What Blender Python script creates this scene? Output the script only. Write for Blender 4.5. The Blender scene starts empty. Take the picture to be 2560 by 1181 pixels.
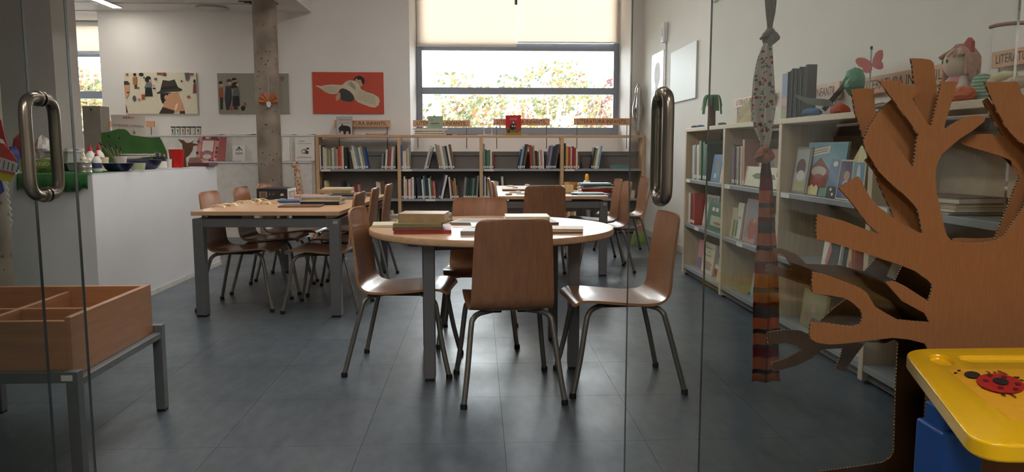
import bpy, bmesh, math, random
from mathutils import Matrix, Vector
random.seed(7)
SC = bpy.context.scene
COL = SC.collection
PI = math.pi
# ---------------------------------------------------------------- camera (photo 2560 x 1181)
F, CX, CY, CAMH = 1900.0, 1280.0, 590.5, 1.03
YAW = math.atan(84 / F)
PITCH = math.atan(217.5 / F)
cam_d = bpy.data.cameras.new('camera')
cam_d.sensor_fit = 'HORIZONTAL'; cam_d.sensor_width = 36.0
cam_d.lens = 36.0 * F / 2560.0
cam_d.clip_start = 0.05; cam_d.clip_end = 200
cam = bpy.data.objects.new('camera', cam_d); COL.objects.link(cam)
cam.location = (0, 0, CAMH)
cam.rotation_euler = (PI / 2 - PITCH, 0, -YAW)
SC.camera = cam
# ---------------------------------------------------------------- exposure and world
SC.view_settings.view_transform = 'Standard'
SC.view_settings.look = 'None'
SC.view_settings.gamma = 1.0
SC.view_settings.use_curve_mapping = False
SC.view_settings.exposure = 0.9
SC.cycles.max_bounces = 10; SC.cycles.diffuse_bounces = 5; SC.cycles.glossy_bounces = 4
SC.cycles.transparent_max_bounces = 24
SC.cycles.sample_clamp_indirect = 6.0
SC.cycles.caustics_reflective = False; SC.cycles.caustics_refractive = False
SKY = 8.5
world = bpy.data.worlds.new('overcast_sky'); SC.world = world; world.use_nodes = True
_bg = world.node_tree.nodes['Background']
_bg.inputs[0].default_value = (0.93, 0.97, 1.0, 1); _bg.inputs[1].default_value = SKY
ROOM_LAMP, LOBBY_LAMP = 13.0, 12.5

def portal(name, loc, rot, sx, sy):
    l = bpy.data.lights.new(name, 'AREA'); l.shape = 'RECTANGLE'; l.size = sx; l.size_y = sy
    l.cycles.is_portal = True
    o = bpy.data.objects.new(name, l); COL.objects.link(o); o.location = loc; o.rotation_euler = rot
    return o

# ---------------------------------------------------------------- pixel -> room helpers
_f = Vector((math.sin(YAW) * math.cos(PITCH), math.cos(YAW) * math.cos(PITCH), -math.sin(PITCH)))
_r = Vector((math.cos(YAW), -math.sin(YAW), 0))
_u = _r.cross(_f)
EYE = Vector((0, 0, CAMH))
def ray(x, y):
    return _f + _r * ((x - CX) / F) - _u * ((y - CY) / F)
def on_y(x, y, Y):
    d = ray(x, y); return EYE + d * (Y / d.y)
def on_z(x, y, z):
    d = ray(x, y); return EYE + d * ((z - CAMH) / d.z)
def on_x(x, y, X):
    d = ray(x, y); return EYE + d * (X / d.x)
def px_w(px, Y):
    return px * Y / F

# ---------------------------------------------------------------- materials
_M = {}
def lin(c):
    r = []
    for v in c:
        v = v / 255.0
        r.append(v / 12.92 if v <= 0.04045 else ((v + 0.055) / 1.055) ** 2.4)
    return (r[0], r[1], r[2], 1.0)
def _new(name):
    m = bpy.data.materials.new(name); m.use_nodes = True
    nt = m.node_tree
    return m, nt, nt.nodes['Principled BSDF']
def mat(name, rgb, rough=0.55, metal=0.0, var=0.08, scale=14.0, bump=0.0, spec=0.5, emit=0.0, coat=0.0, trans=0.0, stretch=(1, 1, 1), obj_space=False, detail=4.0, sheen=0.0):
    """plain procedural surface: noise varies the colour a little, optional fine bump"""
    if name in _M: return _M[name]
    m, nt, b = _new(name)
    N, L = nt.nodes, nt.links
    c = lin(rgb)
    if obj_space:
        tc = N.new('ShaderNodeTexCoord'); src = tc.outputs['Object']
    else:
        g = N.new('ShaderNodeNewGeometry'); src = g.outputs['Position']
    mp = N.new('ShaderNodeMapping'); mp.inputs['Scale'].default_value = stretch
    L.new(src, mp.inputs['Vector'])
    nz = N.new('ShaderNodeTexNoise'); nz.inputs['Scale'].default_value = scale; nz.inputs['Detail'].default_value = detail
    L.new(mp.outputs[0], nz.inputs['Vector'])
    rp = N.new('ShaderNodeValToRGB')
    rp.color_ramp.elements[0].position = 0.3; rp.color_ramp.elements[1].position = 0.7
    rp.color_ramp.elements[0].color = tuple(max(0, v * (1 - var)) for v in c[:3]) + (1,)
    rp.color_ramp.elements[1].color = tuple(min(1, v * (1 + var)) for v in c[:3]) + (1,)
    L.new(nz.outputs['Fac'], rp.inputs['Fac'])
    L.new(rp.outputs['Color'], b.inputs['Base Color'])
    b.inputs['Roughness'].default_value = rough; b.inputs['Metallic'].default_value = metal
    b.inputs['Specular IOR Level'].default_value = spec
    b.inputs['Coat Weight'].default_value = coat; b.inputs['Coat Roughness'].default_value = 0.12
    if sheen: b.inputs['Sheen Weight'].default_value = sheen
    if emit:
        b.inputs['Emission Color'].default_value = c; b.inputs['Emission Strength'].default_value = emit
    if bump:
        bp = N.new('ShaderNodeBump'); bp.inputs['Strength'].default_value = bump; bp.inputs['Distance'].default_value = 0.004
        L.new(nz.outputs['Fac'], bp.inputs['Height']); L.new(bp.outputs[0], b.inputs['Normal'])
    if trans:
        tl = N.new('ShaderNodeBsdfTranslucent'); L.new(rp.outputs['Color'], tl.inputs['Color'])
        mx = N.new('ShaderNodeMixShader'); mx.inputs[0].default_value = trans
        L.new(b.outputs[0], mx.inputs[1]); L.new(tl.outputs[0], mx.inputs[2])
        L.new(mx.outputs[0], N['Material Output'].inputs['Surface'])
    _M[name] = m
    return m
def wood(name, rgb, rough=0.35, stretch=(30, 30, 2.2), var=0.16, scale=2.2, coat=0.0):
    return mat(name, rgb, rough, var=var, scale=scale, stretch=stretch, obj_space=True, detail=6, coat=coat)
def flat(rgb, rough=0.6):
    return mat('print_%d_%d_%d_%d' % (rgb[0], rgb[1], rgb[2], int(rough * 100)), rgb, rough, var=0.05, scale=60)

M_WALL = mat('white_wall_paint', (228, 224, 220), 0.75, var=0.02, scale=3, bump=0.03)
M_CEIL = mat('ceiling_paint', (222, 217, 213), 0.8, var=0.02, scale=3)
M_CONC = None
M_CHAIR = wood('chair_plywood', (155, 108, 77), 0.3, stretch=(34, 34, 1.6), var=0.16, coat=0.25)
M_PLYEDGE = wood('plywood_edge', (170, 125, 86), 0.5, stretch=(3, 3, 60))
M_BEECH = wood('beech_laminate', (200, 162, 126), 0.32, stretch=(2.5, 26, 26), var=0.12)
M_BEECH_UP = wood('beech_upright', (204, 168, 126), 0.45, stretch=(30, 30, 2), var=0.12)
M_BIRCH = wood('pale_birch_board', (214, 194, 168), 0.5, stretch=(30, 30, 2), var=0.1)
M_BIRCHTOP = wood('pale_birch_top', (214, 194, 168), 0.5, stretch=(30, 3, 30), var=0.08)
M_STEEL = mat('grey_painted_steel', (116, 116, 116), 0.42, metal=0.35, var=0.05, scale=40)
M_TUBE = mat('warm_grey_tube', (126, 122, 114), 0.38, metal=0.55, var=0.05, scale=40)
M_BLACK = mat('black_rubber', (24, 24, 25), 0.6, var=0.2)
M_DARK = mat('dark_plastic', (44, 42, 42), 0.5, var=0.15)
M_SHELF = mat('grey_metal_shelf', (160, 163, 168), 0.4, metal=0.3, var=0.04, scale=30)
M_BACK = mat('grey_back_panel', (120, 112, 106), 0.6, var=0.05, scale=20)
M_PAGE = mat('paper_pages', (222, 212, 192), 0.8, var=0.08, scale=180)
M_WHITE = mat('white_laminate', (222, 221, 222), 0.5, var=0.02, scale=5)
M_PAPER = mat('white_paper', (226, 222, 216), 0.8, var=0.03, scale=30)
M_INK = mat('dark_ink', (38, 34, 32), 0.7, var=0.1)
M_FRAME = mat('grey_window_frame', (140, 148, 160), 0.45, metal=0.2, var=0.04, scale=20)

def glass_mat(name, tint=(0.95, 0.97, 0.96), refl=1.0):
    m = bpy.data.materials.new(name); m.use_nodes = True
    nt = m.node_tree; N, L = nt.nodes, nt.links
    N.remove(N['Principled BSDF'])
    tr = N.new('ShaderNodeBsdfTransparent'); tr.inputs[0].default_value = tint + (1,)
    gl = N.new('ShaderNodeBsdfGlossy'); gl.inputs['Roughness'].default_value = 0.02
    fr = N.new('ShaderNodeFresnel'); fr.inputs['IOR'].default_value = 1.45
    mm = N.new('ShaderNodeMath'); mm.operation = 'MULTIPLY'; mm.inputs[1].default_value = refl
    L.new(fr.outputs[0], mm.inputs[0])
    mx = N.new('ShaderNodeMixShader')
    L.new(mm.outputs[0], mx.inputs[0]); L.new(tr.outputs[0], mx.inputs[1]); L.new(gl.outputs[0], mx.inputs[2])
    L.new(mx.outputs[0], N['Material Output'].inputs['Surface'])
    return m
M_GLASS = glass_mat('door_glass', (0.93, 0.945, 0.93))
M_WGLASS = glass_mat('window_glass', (0.96, 0.98, 0.98))
M_GEDGE = mat('polished_glass_edge', (62, 74, 70), 0.12, var=0.1, spec=0.9)

def floor_mat():
    m, nt, b = _new('slate_blue_vinyl')
    N, L = nt.nodes, nt.links
    g = N.new('ShaderNodeNewGeometry')
    mp = N.new('ShaderNodeMapping'); mp.inputs['Scale'].default_value = (3.2, 1.3, 1); mp.inputs['Rotation'].default_value = (0, 0, 0.5)
    L.new(g.outputs['Position'], mp.inputs['Vector'])
    nz = N.new('ShaderNodeTexNoise'); nz.inputs['Scale'].default_value = 6.0; nz.inputs['Detail'].default_value = 8; nz.inputs['Roughness'].default_value = 0.65
    L.new(mp.outputs[0], nz.inputs['Vector'])
    rp = N.new('ShaderNodeValToRGB')
    e = rp.color_ramp.elements
    e[0].position = 0.28; e[0].color = lin((62, 71, 80)); e[1].position = 0.75; e[1].color = lin((92, 99, 106))
    L.new(nz.outputs['Fac'], rp.inputs['Fac']); L.new(rp.outputs[0], b.inputs['Base Color'])
    n2 = N.new('ShaderNodeTexNoise'); n2.inputs['Scale'].default_value = 2.3; n2.inputs['Detail'].default_value = 5
    L.new(g.outputs['Position'], n2.inputs['Vector'])
    mr = N.new('ShaderNodeMapRange'); mr.inputs['From Min'].default_value = 0.3; mr.inputs['From Max'].default_value = 0.7
    mr.inputs['To Min'].default_value = 0.30; mr.inputs['To Max'].default_value = 0.42
    L.new(n2.outputs['Fac'], mr.inputs['Value']); L.new(mr.outputs[0], b.inputs['Roughness'])
    n3 = N.new('ShaderNodeTexNoise'); n3.inputs['Scale'].default_value = 260
    L.new(g.outputs['Position'], n3.inputs['Vector'])
    bp = N.new('ShaderNodeBump'); bp.inputs['Strength'].default_value = 0.06; bp.inputs['Distance'].default_value = 0.002
    L.new(n3.outputs['Fac'], bp.inputs['Height']); L.new(bp.outputs[0], b.inputs['Normal'])
    return m
M_FLOOR = floor_mat()
def concrete_mat():
    m, nt, b = _new('cast_concrete')
    N, L = nt.nodes, nt.links
    g = N.new('ShaderNodeNewGeometry')
    nz = N.new('ShaderNodeTexNoise'); nz.inputs['Scale'].default_value = 5; nz.inputs['Detail'].default_value = 8
    L.new(g.outputs['Position'], nz.inputs['Vector'])
    rp = N.new('ShaderNodeValToRGB'); e = rp.color_ramp.elements
    e[0].position = 0.3; e[0].color = lin((122, 108, 95)); e[1].position = 0.7; e[1].color = lin((164, 149, 134))
    L.new(nz.outputs['Fac'], rp.inputs['Fac'])
    vo = N.new('ShaderNodeTexVoronoi'); vo.inputs['Scale'].default_value = 16
    L.new(g.outputs['Position'], vo.inputs['Vector'])
    pit = N.new('ShaderNodeMath'); pit.operation = 'LESS_THAN'; pit.inputs[1].default_value = 0.16
    L.new(vo.outputs['Distance'], pit.inputs[0])
    mx = N.new('ShaderNodeMix'); mx.data_type = 'RGBA'
    L.new(pit.outputs[0], mx.inputs['Factor']); L.new(rp.outputs[0], mx.inputs['A']); mx.inputs['B'].default_value = lin((84, 74, 66))
    L.new(mx.outputs['Result'], b.inputs['Base Color']); b.inputs['Roughness'].default_value = 0.6
    return m
M_CONC = concrete_mat()

# ---------------------------------------------------------------- mesh builder
class MB:
    def __init__(s): s.v = []; s.f = []; s.m = []
    def add(s, vs, fs, mi=0):
        o = len(s.v); s.v += [tuple(v) for v in vs]
        for f in fs: s.f.append(tuple(i + o for i in f)); s.m.append(mi)
        return s
    def box(s, x0, x1, y0, y1, z0, z1, mi=0, T=None):
        vs = [Vector(p) for p in ((x0, y0, z0), (x1, y0, z0), (x1, y1, z0), (x0, y1, z0), (x0, y0, z1), (x1, y0, z1), (x1, y1, z1), (x0, y1, z1))]
        if T is not None: vs = [T @ v for v in vs]
        return s.add(vs, [(3, 2, 1, 0), (4, 5, 6, 7), (0, 1, 5, 4), (1, 2, 6, 5), (2, 3, 7, 6), (3, 0, 4, 7)], mi)
    def prism(s, pts, off, mi=0, side=None):
        """pts: 3D polygon, off: extrusion vector"""
        n = len(pts); off = Vector(off)
        a = [Vector(p) for p in pts]; b = [p + off for p in a]
        s.add(a + b, [tuple(range(n - 1, -1, -1)), tuple(range(n, 2 * n))], mi)
        o = len(s.v) - 2 * n
        for i in range(n):
            j = (i + 1) % n
            s.f.append((o + i, o + j, o + n + j, o + n + i)); s.m.append(mi if side is None else side)
        return s
    def tube(s, path, r, n=8, mi=0, caps=True, closed=False, sq=None):
        P = [Vector(p) for p in path]; k = len(P)
        R = r if isinstance(r, (list, tuple)) else [r] * k
        ring = []; up = None
        for i, p in enumerate(P):
            if closed: t = P[(i + 1) % k] - P[i - 1]
            else: t = P[min(i + 1, k - 1)] - P[max(i - 1, 0)]
            t.normalize()
            if up is None:
                up = Vector((0, 0, 1)) if abs(t.z) < 0.9 else Vector((0, 1, 0))
            a = t.cross(up)
            if a.length < 1e-5: a = t.orthogonal()
            a.normalize(); b = a.cross(t).normalized(); up = b
            fy = 1.0 if sq is None else sq
            ring.append([p + (a * math.cos(q) + b * (math.sin(q) * fy)) * R[i] for q in [2 * PI * j / n for j in range(n)]])
        vs = [v for rg in ring for v in rg]; fs = []
        for i in range(k if closed else k - 1):
            i2 = (i + 1) % k
            for j in range(n):
                j2 = (j + 1) % n
                fs.append((i * n + j, i * n + j2, i2 * n + j2, i2 * n + j))
        if caps and not closed:
            fs.append(tuple(range(n - 1, -1, -1))); fs.append(tuple((k - 1) * n + j for j in range(n)))
        return s.add(vs, fs, mi)
    def lathe(s, prof, n=20, c=(0, 0, 0), mi=0, T=None, ex=1.0):
        vs = []; fs = []
        for (r, z) in prof:
            for j in range(n):
                q = 2 * PI * j / n
                v = Vector((c[0] + r * math.cos(q), c[1] + r * math.sin(q) * ex, c[2] + z))
                vs.append(T @ v if T is not None else v)
        for i in range(len(prof) - 1):
            for j in range(n):
                j2 = (j + 1) % n
                fs.append((i * n + j, i * n + j2, (i + 1) * n + j2, (i + 1) * n + j))
        fs.append(tuple(range(n - 1, -1, -1))); k = len(prof) - 1
        fs.append(tuple(k * n + j for j in range(n)))
        return s.add(vs, fs, mi)
    def ball(s, c, rx, ry, rz, mi=0, nu=14, nv=8, T=None):
        prof = [(max(1e-4, math.sin(PI * i / nv)), -math.cos(PI * i / nv)) for i in range(nv + 1)]
        vs = []; fs = []
        for (r, z) in prof:
            for j in range(nu):
                q = 2 * PI * j / nu
                v = Vector((r * math.cos(q) * rx, r * math.sin(q) * ry, z * rz))
                if T is not None: v = T @ v
                vs.append(v + Vector(c))
        for i in range(nv):
            for j in range(nu):
                j2 = (j + 1) % nu
                fs.append((i * nu + j, i * nu + j2, (i + 1) * nu + j2, (i + 1) * nu + j))
        return s.add(vs, fs, mi)
    def mesh(s, name, mats, smooth=None):
        me = bpy.data.meshes.new(name)
        me.from_pydata(s.v, [], s.f)
        for m in (mats if isinstance(mats, (list, tuple)) else [mats]): me.materials.append(m)
        if any(s.m): me.polygons.foreach_set('material_index', s.m)
        if smooth:
            me.polygons.foreach_set('use_smooth', [True] * len(me.polygons))
            me.set_sharp_from_angle(angle=math.radians(smooth))
        me.update(); return me

INV = {}
def thing(name, label, cat, loc=(0, 0, 0), rotz=0.0, group=None):
    o = bpy.data.objects.new(name, None); COL.objects.link(o)
    o.empty_display_size = 0.1
    o.location = loc; o.rotation_euler = (0, 0, rotz)
    INV[o.name] = (Matrix.Translation(Vector(loc)) @ Matrix.Rotation(rotz, 4, 'Z')).inverted()
    return tag(o, label, cat, group)
def tag(o, label, cat, group=None, kind=None):
    o['label'] = label; o['category'] = cat
    if group: o['group'] = group
    if kind: o['kind'] = kind
    return o
def link(name, me, parent=None, world=True, bevel=0.0, seg=2):
    o = bpy.data.objects.new(name, me); COL.objects.link(o)
    if parent is not None:
        o.parent = parent
        if world and parent.name in INV: o.matrix_parent_inverse = INV[parent.name]
    if bevel:
        md = o.modifiers.new('bevel', 'BEVEL'); md.width = bevel; md.segments = seg; md.limit_method = 'ANGLE'; md.angle_limit = math.radians(40)
        md.harden_normals = False
    return o
def build(mb, name, mats, parent=None, smooth=None, bevel=0.0, world=True, seg=2):
    return link(name, mb.mesh(name, mats, smooth), parent, world, bevel, seg)
def struct(o):
    o['kind'] = 'structure'; return o
def dup(root, loc, rotz, label, group=None):
    r = root.copy(); COL.objects.link(r); r.location = loc; r.rotation_euler = (0, 0, rotz); r['label'] = label
    if group: r['group'] = group
    for ch in list(root.children):
        c = ch.copy(); COL.objects.link(c); c.parent = r
        for g in ch.children:
            d = g.copy(); COL.objects.link(d); d.parent = c
    return r
def smooth_path(pts, n=5):
    P = [Vector(p) for p in pts]; out = []
    for i in range(len(P) - 1):
        p0, p1, p2, p3 = P[max(i - 1, 0)], P[i], P[i + 1], P[min(i + 2, len(P) - 1)]
        for k in range(n):
            t = k / n
            out.append(0.5 * ((2 * p1) + (p2 - p0) * t + (2 * p0 - 5 * p1 + 4 * p2 - p3) * t * t + (3 * p1 - p0 - 3 * p2 + p3) * t ** 3))
    out.append(P[-1]); return out
def round_poly(pts, r, n=5):
    """2D polygon with rounded corners"""
    out = []; k = len(pts)
    for i in range(k):
        p = Vector(pts[i]); a = Vector(pts[i - 1]); b = Vector(pts[(i + 1) % k])
        ra = min(r, (a - p).length / 2.1, (b - p).length / 2.1)
        A = p + (a - p).normalized() * ra; B = p + (b - p).normalized() * ra
        for j in range(n + 1):
            t = j / n; out.append((1 - t) ** 2 * A + 2 * t * (1 - t) * p + t * t * B)
    return out
# flat printing: list of (rgb, [(u,v)...]) on a rectangle O + u*U + v*V, lifted along N
def E(cx, cy, rx, ry, rot=0, n=16):
    c, s = math.cos(rot), math.sin(rot)
    return [(cx + rx * math.cos(q) * c - ry * math.sin(q) * s, cy + rx * math.cos(q) * s + ry * math.sin(q) * c) for q in [2 * PI * i / n for i in range(n)]]
def Rr(x0, y0, x1, y1): return [(x0, y0), (x1, y0), (x1, y1), (x0, y1)]
def art(name, parent, O, U, V, N, shapes, step=0.0004, world=True):
    mb = MB(); mats = []; idx = {}
    O, U, V, N = Vector(O), Vector(U), Vector(V), Vector(N).normalized()
    flip = U.cross(V).dot(N) < 0
    for i, (rgb, pts) in enumerate(shapes):
        if rgb not in idx: idx[rgb] = len(mats); mats.append(flat(rgb))
        vs = [O + U * p[0] + V * p[1] + N * (step * (i + 1)) for p in pts]
        a = sum((pts[k][0] * pts[(k + 1) % len(pts)][1] - pts[(k + 1) % len(pts)][0] * pts[k][1]) for k in range(len(pts)))
        if (a < 0) != flip: vs.reverse()
        mb.add(vs, [tuple(range(len(vs)))], idx[rgb])
    return build(mb, name, mats, parent, world=world)
def lettering(parent, s, O, U, V, N, m, width=None, height=None, name='lettering', world=True, lift=0.0006):
    """text mesh: O left baseline, U/V unit directions; fit to width and height"""
    cu = bpy.data.curves.new('txt', 'FONT'); cu.body = s; cu.resolution_u = 3; cu.size = 1.0
    ob = bpy.data.objects.new('txt', cu); COL.objects.link(ob)
    dg = bpy.context.evaluated_depsgraph_get(); dg.update()
    me = bpy.data.meshes.new_from_object(ob.evaluated_get(dg))
    bpy.data.objects.remove(ob); bpy.data.curves.remove(cu)
    xs = [v.co.x for v in me.vertices]; ys = [v.co.y for v in me.vertices]
    w = max(xs) - min(xs); x0 = min(xs); h = max(ys) - min(ys); y0 = min(ys)
    sx = (width / w) if width else (height / h); sy = (height / h) if height else sx
    O, U, V, N = Vector(O), Vector(U), Vector(V), Vector(N)
    for v in me.vertices:
        v.co = O + U * ((v.co.x - x0) * sx) + V * ((v.co.y - y0) * sy) + N * lift
    me.materials.clear(); me.materials.append(m); me.name = name
    return link(name, me, parent, world)
def bool_cut(mb, cutter, name, mats, smooth=40):
    ms = [mb.mesh('a', mats, smooth), cutter.mesh('b', mats)]
    for me_ in ms:
        bm = bmesh.new(); bm.from_mesh(me_); bmesh.ops.recalc_face_normals(bm, faces=bm.faces); bm.to_mesh(me_); bm.free()
    a = bpy.data.objects.new('a', ms[0]); b = bpy.data.objects.new('b', ms[1])
    COL.objects.link(a); COL.objects.link(b)
    md = a.modifiers.new('c', 'BOOLEAN'); md.object = b; md.operation = 'DIFFERENCE'; md.solver = 'EXACT'
    dg = bpy.context.evaluated_depsgraph_get(); dg.update()
    me = bpy.data.meshes.new_from_object(a.evaluated_get(dg)); me.name = name
    bpy.data.objects.remove(a); bpy.data.objects.remove(b)
    return me
# ================================================================ THE SETTING
YB, YW = 9.50, 10.25            # back wall plane, window plane in its niche
XR = 2.03                        # right wall
ZC, ZS = 3.45, 2.67              # high ceiling, lowered ceiling on the left
XS = on_y(778, 38, YB).x         # edge of the lowered ceiling
XL = -6.2
# floor slab and 0.5 m vinyl tiles
fl = struct(build(MB().box(XL, XR + 0.2, -3.2, YB + 0.3, -0.08, -0.004), 'floor', mat('tile_joint', (66, 73, 80), 0.7)))
tm = MB().box(0.0006, 0.4994, 0.0006, 0.4994, -0.004, 0.0).mesh('tile', M_FLOOR)
ti = 0
for ix in range(-13, 4):
    for iy in range(-1, 16):
        x0 = 0.087 + 0.5 * ix; y0 = 2.08 + 0.5 * iy
        if x0 > XR or (x0 < -4.0 and y0 < 3.4): continue
        o = link('tile', tm, fl); o.location = (x0, y0, 0); ti += 1
lob = MB().box(XL, XR + 0.2, -3.2, 1.58, -0.004, 0.0)
build(lob, 'lobby_sheet', M_FLOOR, fl)
# back wall with two window openings (opening edges traced on the wall plane)
wl0, wl1 = on_y(1024, 150, YB).x, on_y(1576, 150, YB).x
a0, a1 = on_y(196, 150, YB).x - 0.5, on_y(250, 150, YB).x
zs = 0.90; ztop = 3.15
mb = MB()
def wall_piece(x0, x1, z0, z1): mb.box(x0, x1, YB, YB + 0.12, z0, z1)
wall_piece(XL, a0, 0, ZC); wall_piece(a0, a1, 0, zs); wall_piece(a1, wl0, 0, ZC); wall_piece(wl0, wl1, 0, zs)
wall_piece(wl0, wl1, ztop, ZC); wall_piece(wl1, XR + 0.2, 0, ZC); wall_piece(a0, a1, 2.66, ZC)
struct(build(mb, 'wall_back', M_WALL))
# window niche reveals
wf0, wf1 = on_y(1042, 200, YW).x, on_y(1547, 200, YW).x
mb = MB()
mb.prism([(wl0, YB + 0.12, zs), (wf0, YW + 0.1, zs), (wf0 - 0.1, YW + 0.1, zs), (wl0 - 0.1, YB + 0.12, zs)], (0, 0, ztop - zs))
mb.prism([(wl1, YB + 0.12, zs), (wl1 + 0.1, YB + 0.12, zs), (wf1 + 0.1, YW + 0.1, zs), (wf1, YW + 0.1, zs)], (0, 0, ztop - zs))
mb.box(wl0 - 0.1, wl1 + 0.1, YB + 0.12, YW + 0.1, zs - 0.1, zs)
mb.box(wl0 - 0.1, wl1 + 0.1, YB + 0.12, YW + 0.1, ztop, ztop + 0.1)
mb.box(wf0 - .05, wf1 + .05, YW + .02, YW + .1, zs, on_y(1290, 336, YW).z)
struct(build(mb, 'trim_1', M_WALL))
mb = MB()
mb.box(a0 - 0.1, a0, YB + 0.12, YW + 0.1, zs, 2.66); mb.box(a1, a1 + 0.1, YB + 0.12, YW + 0.1, zs, 2.66)
mb.box(a0 - 0.1, a1 + 0.1, YB + 0.12, YW + 0.1, zs - 0.1, zs); mb.box(a0 - 0.1, a1 + 0.1, YB + 0.12, YW + 0.1, 2.66, 2.76)
mb.box(a0 - .05, a1 + .05, YW + .02, YW + .1, zs, on_y(1290, 345, YW).z)
struct(build(mb, 'trim_2', M_WALL))

def window(name, x0, x1, z0, z1, mull, sw=0.07):
    w = thing(name, 'x', 'x', ((x0 + x1) / 2, YW, z0)); del w['label']; del w['category']; struct(w)
    y0, y1 = YW, YW + 0.07
    build(MB().box(x0, x0 + sw, y0, y1, z0, z1), 'frame_stile', M_FRAME, w, bevel=0.004)
    build(MB().box(x1 - sw, x1, y0, y1, z0, z1), 'frame_stile', M_FRAME, w, bevel=0.004)
    zz = [z0] + [m for m in mull] + [z1]
    rails = [(z0, z0 + 0.09)] + mull + [(z1 - 0.08, z1)]
    for a, b in rails:
        build(MB().box(x0 + sw, x1 - sw, y0 - 0.004, y1, a, b), 'frame_rail', M_FRAME, w, bevel=0.004)
    for (a, b), (c, d) in zip(rails[:-1], rails[1:]):
        build(MB().box(x0 + sw, x1 - sw, YW + 0.03, YW + 0.036, b, c), 'pane', M_WGLASS, w)
    return w
zp = lambda y, x=1290: on_y(x, y, YW).z
window('window_1', wf0, wf1, zp(336), ztop + 0.02, [(zp(236), zp(219)), (zp(127), zp(108))])
wv0 = on_y(262, 150, YW).x
window('window_2', a0 - 0.02, a1 + 0.02, zp(345), 2.68, [(zp(247, 230), zp(228, 230)), (zp(142, 230), zp(130, 230))], 0.05)
portal('window_1_portal', ((wf0 + wf1) / 2, YW + 0.12, (zp(336) + zp(110)) / 2), (-PI / 2, 0, 0), wf1 - wf0, 1.3)
portal('window_2_portal', ((a0 + a1) / 2, YW + 0.12, 1.8), (-PI / 2, 0, 0), a1 - a0, 1.6)
# right wall, left wall, ceilings, lobby shell
struct(build(MB().box(XR, XR + 0.2, -3.2, YB + 0.12, 0, ZC), 'wall_right', M_WALL))
struct(build(MB().box(XR - 0.012, XR, 6.2, YB, 0.0, 0.07), 'baseboard_right', mat('baseboard_paint', (206, 198, 186), 0.6)))
struct(build(MB().box(XL - 0.2, XL, -3.2, YB + 0.12, 0, ZC), 'wall_left', M_WALL))
struct(build(MB().box(XL - 0.2, XR + 0.2, -3.4, -3.2, 0, ZC), 'wall_front', mat('lobby_wall_paint', (150, 144, 138), 0.8)))
ce = struct(build(MB().box(XS, XR + 0.2, -3.2, YB + 0.12, ZC, ZC + 0.15), 'ceiling', M_CEIL))
lc = MB().box(XL, XS, -3.2, YB, ZS, ZC + 0.15)
_s0, _s1 = on_z(190, 10, ZS), on_z(692, 12, ZS)
lowc = struct(link('ceiling.001', bool_cut(lc, MB().box(_s0.x, _s1.x, _s1.y - 0.08, _s1.y, ZS - 0.05, ZS + 0.15), 'ceiling.001', [M_CEIL], None)))
# details of the lowered ceiling (all children of that piece of the setting)
def cz(x, y, dz=0.0):
    p = on_z(x, y, ZS - dz); return p
for k in range(3):
    q = cz(660 + k * 14, 3 + k * 3)
    build(MB().box(q.x - 0.28, q.x + 0.03, q.y - 0.02, q.y + 0.02, ZS - 0.006, ZS + 0.0), 'diffuser_slot', M_BLACK, lowc)
q = cz(530, 18)
det = build(MB().lathe([(0.10, 0.0), (0.19, 0.005), (0.17, 0.03)], 24, (q.x, q.y, ZS - 0.03)), 'ceiling_speaker', mat('speaker_grille', (206, 199, 193), 0.7), None, smooth=40)
tag(det, 'round white grille set in the lowered ceiling beside the concrete column', 'speaker')
lt = cz(258, 3)
sl = thing('strip_light', 'lit strip light recessed in the lowered ceiling', 'light', (lt.x, lt.y, ZS - 0.02))
build(MB().box(lt.x - 0.06, lt.x + 0.06, lt.y - 1.4, lt.y + 0.35, ZS - 0.012, ZS + 0.0), 'housing', M_WHITE, sl)
build(MB().box(lt.x - 0.045, lt.x + 0.045, lt.y - 1.38, lt.y + 0.33, ZS - 0.016, ZS - 0.012), 'diffuser', mat('lit_diffuser', (255, 248, 236), 0.5, emit=13), sl)
lt2 = cz(217, 6)
sl2 = thing('air_vent', 'white slotted vent strip in the lowered ceiling', 'vent', (lt2.x, lt2.y, ZS - 0.02))
build(MB().box(lt2.x - 0.13, lt2.x + 0.1, lt2.y - 0.04, lt2.y + 0.04, ZS - 0.01, ZS), 'frame', M_WHITE, sl2)
build(MB().box(lt2.x - 0.12, lt2.x + 0.09, lt2.y - 0.006, lt2.y + 0.006, ZS - 0.012, ZS - 0.01), 'slot', M_DARK, sl2)
# ceiling luminaires of the high ceiling and the lobby (above the frame)
def luminaire(name, x, y, z, sx, sy, e, label, key):
    t = thing(name + '_offscreen', label, 'light', (x, y, z - 0.05))
    build(MB().box(x - sx / 2 - 0.02, x + sx / 2 + 0.02, y - sy / 2 - 0.02, y + sy / 2 + 0.02, z - 0.05, z), name + '_housing_offscreen', M_WHITE, t)
    build(MB().box(x - sx / 2, x + sx / 2, y - sy / 2, y + sy / 2, z - 0.056, z - 0.05), name + '_diffuser_offscreen', mat(key, (255, 251, 244), 0.5, emit=e), t)
luminaire('round_table_ceiling_light', -0.9, 3.4, ZC, 0.25, 1.6, ROOM_LAMP, 'long ceiling light of the reading room above the round table', 'room_lamp')
luminaire('far_table_ceiling_light', 0.0, 6.9, ZC, 0.25, 1.6, ROOM_LAMP, 'long ceiling light of the reading room above the far table', 'room_lamp')
luminaire('long_table_ceiling_light', -1.5, 5.2, ZC, 0.25, 1.6, ROOM_LAMP, 'long ceiling light of the reading room above the left table', 'room_lamp')
luminaire('lobby_door_ceiling_light', 0.5, -0.9, ZC, 0.6, 1.2, LOBBY_LAMP, 'wide ceiling light of the lobby before the glass doors', 'lobby_lamp')
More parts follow.
